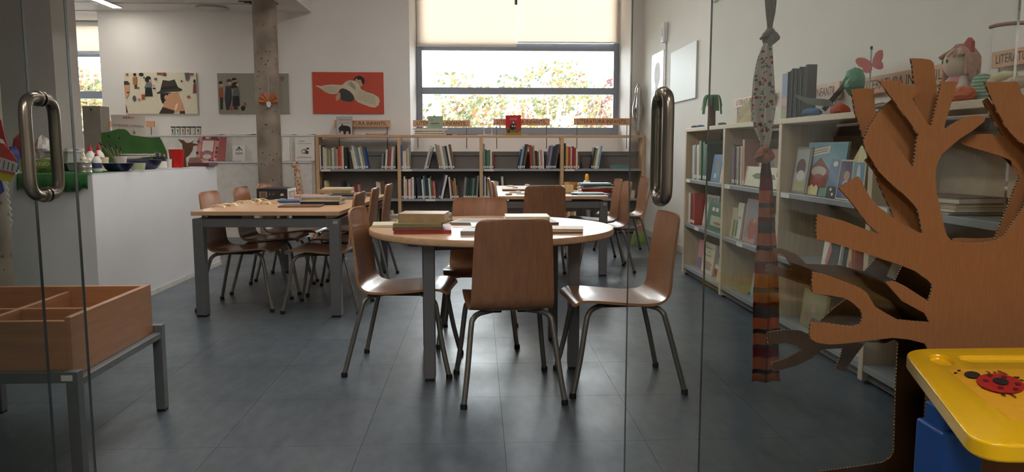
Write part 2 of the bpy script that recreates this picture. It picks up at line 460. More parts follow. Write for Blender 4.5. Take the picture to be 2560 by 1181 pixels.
luminaire('lobby_rear_ceiling_light', -1.0, -1.4, ZS, 0.6, 1.2, LOBBY_LAMP, 'wide ceiling light at the back of the lobby', 'lobby_lamp')
# pendant in front of the window
pp = on_y(1290, 16, 8.0)
pt = thing('pendant_lamp', 'slim dark tube pendant lamp hanging in front of the window', 'lamp', tuple(pp))
build(MB().tube([(pp.x, pp.y, pp.z + 0.012), (pp.x, pp.y, pp.z + 0.3)], 0.014, 12), 'lamp_tube', M_DARK, pt, smooth=40)
build(MB().tube([(pp.x, pp.y, pp.z + 0.3), (pp.x, pp.y, ZC)], 0.003, 6), 'cable', M_BLACK, pt)
build(MB().lathe([(0.004, 0), (0.012, 0.004), (0.013, 0.012)], 12, (pp.x, pp.y, pp.z)), 'lens', mat('lit_lens', (255, 240, 210), 0.4, emit=14), pt, smooth=40)
# pillar wall on the left
pl0 = on_y(131, 100, 7.0); pl1 = on_y(192, 100, 7.42)
struct(build(MB().prism([(XL, 7.0, 0), (pl0.x, 7.0, 0), (pl1.x, 7.42, 0), (XL, 7.42, 0)], (0, 0, ZS)), 'wall_pillar', M_WALL))
# concrete columns
def column(x, y, r, z, label):
    c = build(MB().lathe([(r, 0), (r, z * 0.33), (r, z * 0.66), (r, z)], 32, (x, y, 0)), 'concrete_column', M_CONC, None, smooth=50)
    tag(c, label, 'column')
cc = on_y(669, 250, 8.85)
column(cc.x, 8.85, 0.132, ZS, 'round bare concrete column with a paper butterfly on it')
c2 = on_y(-8, 600, 4.2)
column(c2.x - 0.02, 4.2, 0.085, ZS, 'round concrete column behind the hanging paper kite')

# ---------------------------------------------------------------- glass partition: two sliding leaves and two fixed panels
YG, YF, GT, GZ = 1.94, 1.99, 0.010, 2.25
xB = on_y(200, 590, YG).x; xA = on_y(97, 590, YF).x
xC = on_y(1571, 590, YG).x; xD = on_y(1763, 590, YF).x; xE = on_y(2556, 590, YF).x
def pane(name, x0, x1, y, edges):
    d = thing(name, 'x', 'x', ((x0 + x1) / 2, y, 0.01)); del d['label']; del d['category']; struct(d)
    build(MB().box(x0 + 0.0015, x1 - 0.0015, y - GT / 2, y + GT / 2, 0.012, GZ), 'glass_pane', M_GLASS, d)
    for e in edges:
        build(MB().box(e - 0.0008, e + 0.0008, y - GT / 2 - 0.0003, y + GT / 2 + 0.0003, 0.012, GZ), 'glass_edge', M_GEDGE, d)
    return d
dl = pane('door_1', xB - 1.0, xB, YG, [xB])
dr = pane('door_2', xC, xC + 1.0, YG, [xC])
pane('window_3', XL, xA, YF, [xA])
pane('window_4', xD, xE - 0.003, YF, [xD])
pane('window_5', xE, XR, YF, [xE])
struct(build(MB().box(XL, XR, YG - 0.06, YF + 0.06, GZ, GZ + 0.14), 'trim_3', M_STEEL))
struct(build(MB().box(XL, XR, YG - 0.05, YF + 0.05, GZ + 0.14, ZC), 'wall_above_doors', M_WALL))
def handle(door, xpx, ytop, ybot):
    c = on_y(xpx, 370, YG)
    zt = on_y(xpx, ytop, YG).z; zb = on_y(xpx, ybot, YG).z
    m = mat('brushed_steel_handle', (150, 140, 126), 0.28, metal=0.9, var=0.08, scale=3, stretch=(40, 40, 1))
    h = None
    for sgn in (-1, 1):
        y = YG + sgn * (GT / 2 + 0.001); Y2 = YG + sgn * 0.062
        path = smooth_path([(c.x, y, zt), (c.x, y + sgn * 0.02, zt), (c.x, Y2 - sgn * 0.012, zt - 0.008), (c.x, Y2, zt - 0.035), (c.x, Y2, (zt + zb) / 2), (c.x, Y2, zb + 0.035), (c.x, Y2 - sgn * 0.012, zb + 0.008), (c.x, y + sgn * 0.02, zb), (c.x, y, zb)], 6)
        h = build(MB().tube(path, 0.0145, 16), 'door_handle', m, door, smooth=50)
        for z in (zt, zb):
            build(MB().tube([(c.x, y - sgn * 0.001, z), (c.x, y + sgn * 0.005, z)], 0.019, 16), 'rose', m, h, smooth=50)
handle(dl, 106, 247, 487)
handle(dr, 1654, 236, 498)

# ---------------------------------------------------------------- roller blinds
M_BLIND = mat('blind_fabric', (236, 226, 214), 0.9, var=0.03, scale=90, trans=0.6)
def blind(x0, x1, y, z0, z1, m, label, group=None):
    t = thing('roller_blind', label, 'blind', ((x0 + x1) / 2, y, z0), 0, group)
    build(MB().box(x0, x1, y - 0.001, y + 0.001, z0 + 0.012, z1 - 0.03), 'fabric', m, t)
    build(MB().box(x0, x1, y - 0.006, y + 0.006, z0, z0 + 0.016), 'bottom_bar', M_WHITE, t, bevel=0.002)
    build(MB().tube([(x0, y, z1), (x1, y, z1)], 0.03, 14), 'roller', M_WHITE, t, smooth=40)
xm = on_y(1291, 110, YW).x
blind(wf0 + 0.01, xm, YW - 0.07, on_y(1160, 117, YW - 0.07).z, ztop - 0.05, M_BLIND, 'roller blind in the main window whose bottom bar hangs slightly lower')
blind(xm + 0.005, wf1 - 0.01, YW - 0.05, on_y(1400, 108, YW - 0.05).z, ztop - 0.05, M_BLIND, 'roller blind in the main window whose bottom bar hangs a little higher')
blind(a0, a1 - 0.005, YW - 0.06, on_y(220, 131, YW - 0.06).z, 2.62, M_BLIND, 'narrow cream roller blind in the slim window by the pillar')

# ---------------------------------------------------------------- outside: ground and autumn trees
struct(build(MB().box(-30, 30, YW + 0.3, 60, -0.3, -0.2), 'ground_outside', mat('pale_paving', (190, 185, 176), 0.9, var=0.1, scale=2)))
def tree(x, y, h, rad, cols, label, seed):
    rnd = random.Random(seed)
    t = thing('autumn_tree', label, 'tree', (x, y, -0.2), 0, 'autumn trees outside the window')
    mb = MB(); tips = []
    mb.tube(smooth_path([(x, y, -0.2), (x + 0.05, y, 0.4), (x - 0.04, y, 0.9)], 3), [0.06] * 3 + [0.05] * 4, 8)
    for k in range(9):
        a = rnd.uniform(0, 2 * PI); r = rad * rnd.uniform(0.45, 1.0); z = rnd.uniform(1.3, h)
        e = Vector((x + r * math.cos(a), y + 0.7 * r * math.sin(a), z)); tips.append(e)
        pth = smooth_path([(x - 0.03, y, 0.75), (x + 0.35 * r * math.cos(a), y + 0.3 * r * math.sin(a), 0.75 + 0.5 * (z - 0.75)), e], 5)
        mb.tube(pth, [0.03 * (1 - i / (len(pth) + 1)) + 0.004 for i in range(len(pth))], 6)
    tr = build(mb, 'trunk', mat('pale_bark', (150, 130, 112), 0.9, var=0.2, scale=30), t, smooth=40)
    lb = MB(); nl = int(1100 * rad * rad + 500)
    for k in range(nl):
        c = tips[rnd.randrange(len(tips))]; s = 0.26 * rad
        g3 = lambda m_, s__: m_ + max(-1.5, min(1.5, rnd.gauss(0, 1))) * s__
        p = c + Vector((g3(0, s), g3(0, s), g3(-0.12, s * 0.8)))
        if p.z < 0.35: continue
        n = Vector((rnd.uniform(-1, 1), rnd.uniform(-1, 1), rnd.uniform(-1, 1))).normalized()
        a = n.orthogonal().normalized(); b = n.cross(a); sz = rnd.uniform(0.03, 0.062)
        lb.add([p - a * sz, p + b * sz * 0.6, p + a * sz, p - b * sz * 0.6], [(0, 1, 2, 3)], rnd.choices(range(len(cols)), [c_[1] for c_ in cols])[0])
    fo = build(lb, 'foliage', [mat('leaf_%d_%d_%d' % c_[0], c_[0], 0.6, var=0.2, scale=6, trans=0.35) for c_ in cols], t)
    fo['kind'] = 'stuff'
YG_, OR_, RD_, GR_ = (104, 96, 48), (112, 76, 46), (92, 56, 58), (62, 74, 46)
tree(-0.3, 12.6, 2.15, 0.75, [(YG_, 5), (GR_, 3), (OR_, 2)], 'yellow and green autumn tree outside the left half of the window', 1)
tree(0.45, 16.9, 2.45, 0.9, [(OR_, 4), (YG_, 4), (GR_, 2)], 'orange and yellow autumn tree with low forked stem outside the window', 2)
tree(1.38, 14.5, 2.75, 0.8, [(YG_, 6), (GR_, 3), (OR_, 1)], 'tallest yellow autumn tree outside the window', 3)
tree(2.45, 16.8, 2.75, 0.7, [(RD_, 6), (OR_, 3), (YG_, 1)], 'reddish autumn tree outside the right part of the window', 4)
tree(3.6, 20.0, 2.3, 0.8, [(YG_, 4), (OR_, 3), (GR_, 4)], 'low pale autumn tree at the right edge of the window', 5)
tree(on_y(225, 220, 15.5).x, 15.5, 2.6, 1.0, [(YG_, 5), (OR_, 3), (GR_, 2)], 'autumn tree outside the slim window by the pillar', 6)
# ================================================================ CHAIRS
def make_chair(label, loc, rot):
    t = thing('plywood_chair', label, 'chair', loc, rot, 'plywood chairs')
    prof = [(.215, .372, .160), (.206, .385, .174), (.17, .394, .179), (.08, .388, .180), (-.03, .377, .178), (-.11, .374, .174), (-.158, .384, .171),
            (-.188, .412, .169), (-.202, .46, .167), (-.213, .55, .163), (-.226, .65, .158), (-.236, .72, .153), (-.239, .742, .143), (-.240, .752, .128), (-.2402, .757, .105)]
    P = smooth_path([(p[0], p[1], p[2]) for p in prof], 4)
    nu, th = 9, 0.0115
    top, bot = [], []
    for i, p in enumerate(P):
        a = P[max(i - 1, 0)]; b = P[min(i + 1, len(P) - 1)]
        ty, tz = b.x - a.x, b.y - a.y; L = math.hypot(ty, tz) or 1
        ny, nz = tz / L, -ty / L                       # normal pointing up / to the front of the back
        backness = min(1, max(0, (p.y - .39) / .12))
        for j in range(nu):
            s = -1 + 2 * j / (nu - 1); x = s * p.z
            bend = s * s * (0.014 * backness + 0.006 * (1 - backness))
            y = p.x + ny * bend; z = p.y + nz * bend
            top.append((x, y + ny * th / 2, z + nz * th / 2)); bot.append((x, y - ny * th / 2, z - nz * th / 2))
    mb = MB(); n = len(P); K = len(top)
    fs, ed = [], []
    for i in range(n - 1):
        for j in range(nu - 1):
            q = (i * nu + j, i * nu + j + 1, (i + 1) * nu + j + 1, (i + 1) * nu + j)
            fs.append(q[::-1]); fs.append(tuple(K + k for k in q))
    def strip(idx):
        for a, b in zip(idx[:-1], idx[1:]): ed.append((a, b, K + b, K + a))
    strip([j for j in range(nu)][::-1]); strip([(n - 1) * nu + j for j in range(nu)])
    strip([i * nu for i in range(n)]); strip([i * nu + nu - 1 for i in range(n)][::-1])
    mb.add(top + bot, fs, 0)
    for e in ed: mb.f.append(e); mb.m.append(1)
    sh = build(mb, 'seat_shell', [M_CHAIR, M_PLYEDGE], t, smooth=50, world=False)
    for sx in (-1, 1):
        for sy, fy, ty in ((1, .232, .165), (-1, -.248, -.165)):
            pth = smooth_path([(sx * .205, fy, .010), (sx * .186, fy * .86, .15), (sx * .168, ty * 1.04, .31), (sx * .158, ty * .96, .345), (sx * .13, ty * .8, .361), (sx * .055, ty * .42, .3625)], 5)
            lg = build(MB().tube(pth, 0.0115, 10), 'leg', M_TUBE, t, smooth=50, world=False)
            build(MB().lathe([(.014, 0), (.015, .006), (.0135, .022)], 12, (sx * .205, fy, 0)), 'rubber_foot', M_BLACK, lg, smooth=40, world=False)
    br = MB()
    for sx in (-1, 1):
        br.box(sx * .055 - .022, sx * .055 + .022, -.09, .09, .352, .374)
    br.box(-.06, .06, -.012, .012, .354, .372)
    build(br, 'seat_bracket', M_DARK, t, bevel=.004, world=False)
    return t
CH = [
 ((.120, 3.20, 0), 5, 'plywood chair at the round table with its back square to the glass doors'),
 ((.605, 3.27, 0), 94, 'plywood chair at the round table nearest the cardboard tree, seen from its side'),
 ((-.345, 3.57, 0), -96, 'plywood chair at the round table beside the rectangular table, facing the tree'),
 ((.0, 4.09, 0), 178, 'plywood chair on the far side of the round table, facing the doors'),
 ((-1.53, 5.02, 0), -93, 'plywood chair on the paint counter side of the left table, closest to the doors'),
 ((-1.50, 5.60, 0), -92, 'plywood chair in the middle of the row between the left table and the paint counter'),
 ((-1.48, 6.13, 0), -93, 'plywood chair behind the black game box, on the paint counter side of the left table'),
 ((-.985, 4.93, 0), 86, 'plywood chair pushed under the left table just behind the round table chair'),
 ((-.965, 5.52, 0), 88, 'plywood chair in the middle of the row right of the left table'),
 ((-.935, 6.10, 0), 87, 'plywood chair at the far end of the row right of the left table'),
 ((.33, 7.15, 0), -90, 'plywood chair deep on the shelf side of the far table, next to the binder shelf'),
 ((.355, 6.47, 0), -90, 'plywood chair tucked to the left flank of the far table'),
 ((1.04, 6.40, 0), 92, 'plywood chair on the right flank of the far table, back to the right bookcase'),
 ((1.06, 6.93, 0), 92, 'plywood chair half hidden on the right flank of the far table'),
 ((.505, 5.97, 0), 0, 'plywood chair at the near end of the far table, back toward the round table'),
 ((1.42, 7.47, 0), 92, 'pale lit plywood chair by the broom next to the right wall'),
]
ch0 = make_chair(CH[0][2], CH[0][0], math.radians(CH[0][1]))
for l, r, s in CH[1:]: dup(ch0, l, math.radians(r), s)

# ================================================================ TABLES
def make_table(label, loc, rot, w, d, h):
    t = thing('rectangular_table', label, 'table', loc, rot)
    build(MB().box(-w / 2, w / 2, -d / 2, d / 2, h - .026, h), 'tabletop', M_BEECH, t, bevel=.002, world=False)
    lw = .062; x, y = w / 2 - lw / 2 - .004, d / 2 - lw / 2 - .006
    for sx in (-1, 1):
        for sy in (-1, 1):
            lg = build(MB().box(sx * x - lw / 2, sx * x + lw / 2, sy * y - lw / 2, sy * y + lw / 2, .012, h - .046), 'leg', M_STEEL, t, bevel=.003, world=False)
            build(MB().box(sx * x - lw / 2 + .003, sx * x + lw / 2 - .003, sy * y - lw / 2 + .003, sy * y + lw / 2 - .003, 0, .012), 'foot', M_BLACK, lg, world=False)
    for sy in (-1, 1):
        build(MB().box(-x + lw / 2, x - lw / 2, sy * y - .025, sy * y + .025, h - .098, h - .046), 'rail', M_STEEL, t, bevel=.003, world=False)
        for sx in (-1, 1):
            build(MB().box(sx * x * .62 - .1, sx * x * .62 + .1, sy * y - .012, sy * y + .012, h - .0465, h - .0255), 'spacer', M_DARK, t, world=False)
    for sx in (-1, 1):
        build(MB().box(sx * x - .02, sx * x + .02, -y + lw / 2, y - lw / 2, h - .098, h - .046), 'rail', M_STEEL, t, bevel=.003, world=False)
    build(MB().box(x - .005, x + .022, -y - lw / 2 - .0012, -y - lw / 2, h - .076, h - .058), 'inventory_tag', mat('tag_silver', (170, 166, 160), .5), t, world=False)
    return t
HT = .655
make_table('beech rectangular table with grey steel frame, piled with magazines and a black box', (-1.245, 5.52, 0), math.radians(-3.0), .90, 1.76, HT)
make_table('beech rectangular table with grey steel frame near the bookcase under the window', (.615, 6.95, 0), math.radians(-1), .89, 1.76, HT)
# round table
RT = Vector((.065, 3.70, 0)); RR = .592
t = thing('round_table', 'round beech table on four grey steel legs, with stacks of old books', 'table', RT)
build(MB().lathe([(RR - .004, 0), (RR, .004), (RR, .026), (RR - .003, .030)], 72, (RT.x, RT.y, HT - .030)), 'tabletop', M_BEECH, t, smooth=40)
legs = [on_z(1076, 950, 0), on_z(1432, 921, 0), on_z(1381, 849, 0)]
legs.append(legs[0] + legs[2] - legs[1])
for p in legs:
    lg = build(MB().box(p.x - .025, p.x + .025, p.y - .03, p.y + .03, .012, HT - .030), 'leg', M_STEEL, t, bevel=.003)
    build(MB().box(p.x - .022, p.x + .022, p.y - .027, p.y + .027, 0, .012), 'foot', M_BLACK, lg)
for i in range(4):
    a, b = legs[i], legs[(i + 1) % 4]
    build(MB().tube([(a.x, a.y, HT - .05), (b.x, b.y, HT - .05)], .02, 4), 'rail', M_STEEL, t)

# ================================================================ BOOK BROWSER BIN (left foreground)
bx0, bx1, by0, by1 = -1.88, -1.255, 2.35, 2.975
M_BIN = wood('bin_beech', (178, 126, 88), .35, stretch=(2, 2, 26), var=.14)
t = thing('browser_bin', 'beech book browser bin with four compartments on a grey steel stand', 'bin', ((bx0 + bx1) / 2, (by0 + by1) / 2, 0))
zb, zt = .318, .512
for (x, y) in ((bx0, by0), (bx1, by0), (bx0, by1), (bx1, by1)):
    lg = build(MB().box(x - .018, x + .018, y - .018, y + .018, .01, zb + .03), 'leg', M_STEEL, t, bevel=.002)
    build(MB().box(x - .016, x + .016, y - .016, y + .016, 0, .01), 'foot', M_BLACK, lg)
for y in (by0, by1): build(MB().box(bx0 + .018, bx1 - .018, y - .016, y + .016, zb - .006, zb + .028), 'rail', M_STEEL, t, bevel=.002)
for x in (bx0, bx1): build(MB().box(x - .016, x + .016, by0 + .018, by1 - .018, zb - .022, zb + .002), 'rail', M_STEEL, t, bevel=.002)
ix0, ix1, iy0, iy1 = bx0 + .02, bx1 - .02, by0 + .018, by1 - .022
build(MB().box(ix0, ix1, iy0, iy1, zb + .002, zb + .014), 'bottom_board', M_BIN, t)
for x in (ix0, ix1): build(MB().box(x - .009, x + .009, iy0, iy1, zb + .004, zt), 'side_board', M_BIN, t, bevel=.002)
for y, h in ((iy0 + .009, zt - .012), ((iy0 + iy1) / 2 - .03, zt - .025), (iy1 - .009, zt - .004)):
    build(MB().box(ix0 + .009, ix1 - .009, y - .009, y + .009, zb + .014, h), 'cross_board', M_BIN, t, bevel=.002)
build(MB().box((ix0 + ix1) / 2 - .008, (ix0 + ix1) / 2 + .008, iy0 + .018, iy1 - .018, zb + .014, zt - .022), 'divider', M_BIN, t, bevel=.002)
build(MB().box(bx1 - .03, bx1 + .004, by0 - .0195, by0 - .018, zb + .002, zb + .02), 'inventory_tag', M_PAPER, t)

# ================================================================ WHITE COUNTERS
c = on_z(250, 788, 0)
HX = -2.315; HC = .882
t = thing('paint_counter', 'white block counter covered with paint pots and craft things', 'counter', (HX - 1.2, 5.75, 0))
build(MB().box(HX - 2.6, HX, 4.68, 6.86, .035, HC - .002), 'body', M_WHITE, t, bevel=.003)
build(MB().box(HX - 2.6, HX + .006, 4.672, 6.866, 0, .035), 'plinth', mat('counter_plinth', (205, 200, 194), .6), t)
build(MB().box(HX - 2.6, HX + .002, 4.676, 6.862, HC - .002, HC), 'countertop', M_WHITE, t)
# green cloth on top, hanging over the front edge
gm = mat('green_cloth', (34, 92, 38), .85, var=.2, scale=30, bump=.3)
gx0 = on_y(44, 440, 4.67).x; gx1 = HX - .02
mb = MB(); n = 24; rows = [(5.3, HC + .003), (4.9, HC + .0035), (4.672, HC + .004), (4.662, HC - .006), (4.660, HC - .05), (4.658, HC - .095)]
rng = random.Random(3)
for i in range(n + 1):
    x = gx0 + (gx1 - gx0) * i / n; wv = .005 * math.sin(i * 1.7) + .003 * math.sin(i * .6); dz = .012 * math.sin(i * .9) + rng.uniform(-.004, .004) - (.02 if 4 < i < 18 else 0)
    for k, (y, z) in enumerate(rows):
        mb.v.append((x, y + (wv - .006 if k >= 4 else 0), z + (dz if k == 5 else 0)))
for i in range(n):
    for k in range(5):
        a = i * 6 + k; mb.f.append((a, a + 6, a + 7, a + 1)); mb.m.append(0)
o = build(mb, 'green_tablecloth', gm, None, smooth=60); sd = o.modifiers.new('s', 'SOLIDIFY'); sd.thickness = .002; sd.offset = 1
tag(o, 'dark green cloth hanging over the front edge of the paint counter', 'cloth')
# stepped white display counter along the back wall
lcx0, lcx1 = on_y(528, 420, 9.0).x, on_y(790, 420, 9.2).x
t = thing('display_counter', 'low white display counter behind the concrete column', 'counter', ((lcx0 + lcx1) / 2, 9.1, 0))
hl = on_y(650, 404, 9.0).z
build(MB().box(lcx0 - .9, lcx1 - .01, 9.0, 9.2, 0, hl - .02), 'body', mat('cream_laminate', (224, 219, 212), .55), t)
build(MB().box(lcx0 - .9, lcx1 - .01, 8.985, 9.2, hl - .02, hl), 'countertop', M_WHITE, t, bevel=.002)
hu = on_y(560, 338, 9.21).z
ux0 = on_y(385, 360, 9.21).x - 1.2
t = thing('ledge_unit', 'tall cream ledge unit along the back wall with jars on top', 'counter', ((ux0 + lcx1) / 2, 9.35, 0))
build(MB().box(ux0, lcx1 - .01, 9.21, 9.49, 0, hu - .015), 'body', mat('cream_laminate', (224, 219, 212), .55), t)
build(MB().box(ux0, lcx1 - .01, 9.20, 9.49, hu - .015, hu), 'top_board', M_WHITE, t, bevel=.002)

# ================================================================ BOOKCASES
SH = [.085, .430, .790]           # shelf heights
def bookcase(name, label, loc, rot, L, D, H, ups, m_side, m_top, m_back, back_to, standards=False):
    t = thing(name, label, 'bookcase', loc, rot)
    th = .04
    build(MB().box(-.02, L + .02, 0, D, H - .03, H), 'top_board', m_top, t, bevel=.003, world=False)
    for u in ups:
        build(MB().box(u - th / 2, u + th / 2, 0.001, D, .015, H - .03), 'side_panel', m_side, t, bevel=.002, world=False)
        build(MB().lathe([(.018, 0), (.018, .015)], 10, (u, .04, 0)), 'glide', M_BLACK, t, world=False)
    for a, b in zip(ups[:-1], ups[1:]):
        for z in SH:
            s = build(MB().box(a + th / 2, b - th / 2, .012, D - .015, z - .012, z), 'shelf', M_SHELF, t, world=False)
            build(MB().box(a + th / 2, b - th / 2, .004, .013, z - .026, z + .002), 'shelf_lip', M_SHELF, s, bevel=.0015, world=False)
        build(MB().box(a + th / 2, b - th / 2, D - .014, D - .004, .03, back_to), 'back_panel', m_back, t, world=False)
        build(MB().box(a + th / 2, b - th / 2, .03, .045, .015, SH[0] - .027), 'plinth', M_BACK, t, world=False)
        build(MB().box(a + th / 2, b - th / 2, D - .03, D - .014, back_to - .05, back_to), 'back_rail', M_STEEL, t, world=False)
        lw_ = .11
        for z in SH[1:]:
            q = a + th / 2 + (.02 if z > .6 else .3) * (b - a)
            lp = build(MB().box(q, q + lw_, .002, .004, z - .026, z - .002), 'shelf_label', M_PAPER, t, world=False)
        if standards:
            q = a + .72 * (b - a)
            build(MB().box(q - .012, q + .012, D - .02, D - .014, .1, H - .04), 'shelf_standard', M_SHELF, t, world=False)
    return t
BY = 9.20; BD = .225; BH = 1.197
bu = [on_y(x, 430, BY).x for x in (794, 998, 1203, 1405, 1608)]
BX0 = bu[0]
bookcase('low_bookcase', 'long low beech bookcase of four bays under the window', (BX0, BY, 0), 0, bu[-1] - bu[0], BD, BH, [u - BX0 for u in bu], M_BEECH_UP, M_BEECH, M_BACK, 1.0)
RX, RY0 = 1.68, 6.14; RD = .31
ru = [0, .965, 1.94, 2.94, 3.88]
M_RBACK = mat('birch_chipboard_back', (206, 187, 162), .6, var=.06, scale=40)
bookcase('side_bookcase', 'pale birch bookcase of four bays along the right wall', (RX, RY0, 0), -PI / 2, ru[-1], RD, BH, ru, M_BIRCH, M_BIRCHTOP, M_RBACK, 1.15, True)
# ================================================================ BOOKS ON SHELVES
CN = {'cream': (214, 202, 176), 'white': (222, 218, 210), 'grey': (140, 138, 136), 'dark': (52, 48, 48), 'black': (30, 30, 33), 'navy': (40, 52, 84), 'blue': (52, 92, 140),
      'skyblue': (128, 166, 184), 'teal': (84, 134, 132), 'green': (74, 116, 84), 'darkgreen': (44, 74, 62), 'olive': (140, 134, 88), 'yellow': (206, 170, 86), 'tan': (176, 146, 108),
      'brown': (112, 80, 60), 'red': (172, 58, 48), 'darkred': (124, 46, 44), 'orange': (196, 96, 56), 'pink': (190, 140, 136), 'purple': (104, 84, 112)}
CW = {'skyblue': 'sky blue', 'darkgreen': 'dark green', 'darkred': 'dark red', 'dark': 'charcoal'}
def cover_mat(c): return mat('cover_' + c, CN[c], .45, var=.1, scale=30)
def book_mb(t, h, w, sticker=True):
    b = min(.003, t * .2); mb = MB()
    mb.box(0, b, 0, w, 0, h); mb.box(t - b, t, 0, w, 0, h); mb.box(b, t - b, 0, b, 0, h)
    mb.box(b, t - b, b, w - .004, .003, h - .003, 1)
    if sticker: mb.box(t * .15, t * .85, -.0006, 0, .012, .036, 2)
    return mb
def shelf_book(P, rz, t, h, w, lean, col, label, grp, sticker=True):
    """P front-left bottom corner; along = local x"""
    me = book_mb(t, h, w, sticker).mesh('book', [cover_mat(col), M_PAGE, M_PAPER])
    o = bpy.data.objects.new('book', me); COL.objects.link(o)
    R = Matrix.Rotation(rz, 4, 'Z')
    if lean >= 0:   # top leans to local -x, pivot bottom-left
        Lm = Matrix.Rotation(-lean, 4, 'Y')
    else:
        Lm = Matrix.Translation((t * math.cos(lean), 0, 0)) @ Matrix.Rotation(-lean, 4, 'Y') @ Matrix.Translation((-t, 0, 0))
    o.matrix_world = Matrix.Translation(P) @ R @ Lm
    return tag(o, label, 'book', grp)
def cw(c): return CW.get(c, c)
def book_row(runs, lim0, lim1, base, rz, where, grp, w=.155):
    """runs: (x0, x1, lean_deg, colours, heights m, seed) along local x between two uprights"""
    runs = [(max(r[0], lim0 + .002), min(r[1], lim1 - .002)) + tuple(r[2:]) for r in sorted(runs, key=lambda r: r[0])]; leans = [math.radians(r[2]) for r in runs]
    sn = [math.sin(v) for v in leans]; n_ = len(runs)
    for _ in range(3):                      # let neighbouring groups touch without crossing
        for i in range(n_ + 1):
            gap = (runs[i][0] if i < n_ else lim1) - (runs[i - 1][1] if i else lim0) - .003
            A = sn[i - 1] if i else 0; B = sn[i] if i < n_ else 0
            h = max(runs[i - 1][4][-1] if i else 0, runs[i][4][0] if i < n_ else 0)
            over = B - A - max(0, gap) / h
            if over <= 0: continue
            if B > 0 and A < 0:
                k = max(0, gap) / h / (B - A); sn[i] = B * k; sn[i - 1] = A * k
            elif B > 0: sn[i] = max(0, B - over)
            elif A < 0: sn[i - 1] = min(0, A + over)
    leans = [math.asin(v) for v in sn]
    R = Matrix.Rotation(rz, 3, 'Z'); seq = [c for r in runs for c in r[3]]; idx = 0
    for (x0, x1, _, cols, hs, seed), lean in zip(runs, leans):
        rnd = random.Random(seed); ts = [rnd.uniform(.8, 1.25) for _ in cols]; s = sum(ts); x = x0
        for k, c in enumerate(cols):
            pitch = ts[k] / s * (x1 - x0); t = pitch * math.cos(lean) * .97
            h = hs[min(k, len(hs) - 1)] * rnd.uniform(.97, 1.02)
            P = Vector(base) + R @ Vector((x, rnd.uniform(.0, .012), 0))
            hh = 'tall' if h > .245 else ('short' if h < .19 else 'slim' if t < .012 else 'thick' if t > .03 else 'medium')
            ll = '' if abs(lean) < .05 else 'leaning '
            p_, n_ = (seq[idx - 1] if idx else None), (seq[idx + 1] if idx + 1 < len(seq) else None)
            nb = 'between %s and %s ones,' % (cw(p_), cw(n_)) if p_ and n_ else 'beside a %s one,' % cw(p_ or n_) if (p_ or n_) else 'standing alone,'
            lab = '%s %s%s book %s %s' % (hh, ll, cw(c), nb, where)
            if len(lab.split()) > 16: lab = '%s%s book %s %s' % (ll, cw(c), nb, where)
            shelf_book(P, rz, t, h, w * rnd.uniform(.9, 1.05), lean, c, lab, grp, t > .006)
            x += pitch; idx += 1
BAY = ['column bay', 'second bay', 'far table bay', 'corner bay']
LV = {2: 'upper shelf', 1: 'middle shelf', 0: 'bottom shelf'}
ROWS = {}
def brow(bay, row, px0, px1, lean, cols, hpx, seed):
    """run on the low bookcase; px at the shelf line, heights in photo pixels"""
    y = {2: 427, 1: 501, 0: 575}[row]
    X0 = on_y(px0, y, BY + .02).x; X1 = on_y(px1, y, BY + .02).x; cs = math.cos(math.radians(lean))
    ROWS.setdefault(('b', bay, row), []).append((X0, X1, lean, cols, [q * BY / F / cs for q in hpx], seed))
def rrow(bay, row, px0, px1, lean, cols, h, seed, dx=.03):
    y0 = RY0 - on_x(px0, 470, RX + dx).y; y1 = RY0 - on_x(px1, 470, RX + dx).y
    lo, hi = ru[bay] + .023, ru[bay + 1] - .023
    y0, y1 = max(y0, lo), min(max(y1, y0 + .01), hi)
    ROWS.setdefault(('r', bay, row), []).append((y0, y1, lean, cols, h, seed))
S = str.split
brow(0, 2, 800, 812, 3, S('white dark cream'), [60, 58, 56], 1)
brow(0, 2, 812, 860, 9, S('cream grey yellow teal cream grey pink red orange cream'), [50, 48, 46, 48, 52, 54, 50, 56, 57, 56], 2)
brow(0, 2, 862, 869, 13, S('dark'), [52], 3)
brow(0, 2, 885, 922, 10, S('cream white grey teal white tan blue'), [46, 57, 56, 54, 54, 56, 55], 4)
brow(0, 2, 953, 989, -4, S('grey dark white brown red white grey dark'), [38, 38, 48, 50, 54, 56, 58, 60], 5)
brow(0, 1, 801, 829, 12, S('dark green cream yellow tan white'), [26, 30, 44, 40, 38, 28], 6)
brow(0, 1, 858, 872, 5, S('dark red'), [44, 30], 7)
brow(0, 1, 873, 903, 8, S('teal pink red brown pink'), [36, 28, 34, 40, 36], 8)
brow(0, 1, 942, 964, 2, S('cream cream brown brown'), [44, 42, 44, 44], 9)
brow(0, 0, 872, 905, 8, S('dark cream tan green white'), [46, 44, 40, 38, 40], 10)
brow(0, 0, 962, 990, 8, S('grey dark blue skyblue tan cream'), [48, 46, 40, 38, 42, 44], 11)
brow(1, 2, 1003, 1026, 8, S('blue cream white tan cream grey'), [60, 44, 46, 44, 52, 62], 12)
brow(1, 2, 1060, 1071, -22, S('cream white purple grey'), [58, 57, 40, 52], 13)
brow(1, 2, 1098, 1138, 15, S('grey tan white grey dark white brown'), [60, 58, 56, 56, 57, 58, 60], 14)
brow(1, 1, 1003, 1040, 7, S('dark white cream red white pink white dark'), [48, 56, 50, 44, 48, 52, 54, 48], 15)
brow(1, 1, 1044, 1090, 16, S('dark navy black white teal dark navy white green red pink'), [52, 50, 54, 48, 56, 58, 52, 50, 54, 44, 42], 16)
brow(1, 1, 1096, 1107, -20, S('navy white'), [58, 56], 17)
brow(1, 1, 1126, 1148, 8, S('white darkred olive tan brown'), [54, 48, 44, 50, 34], 18)
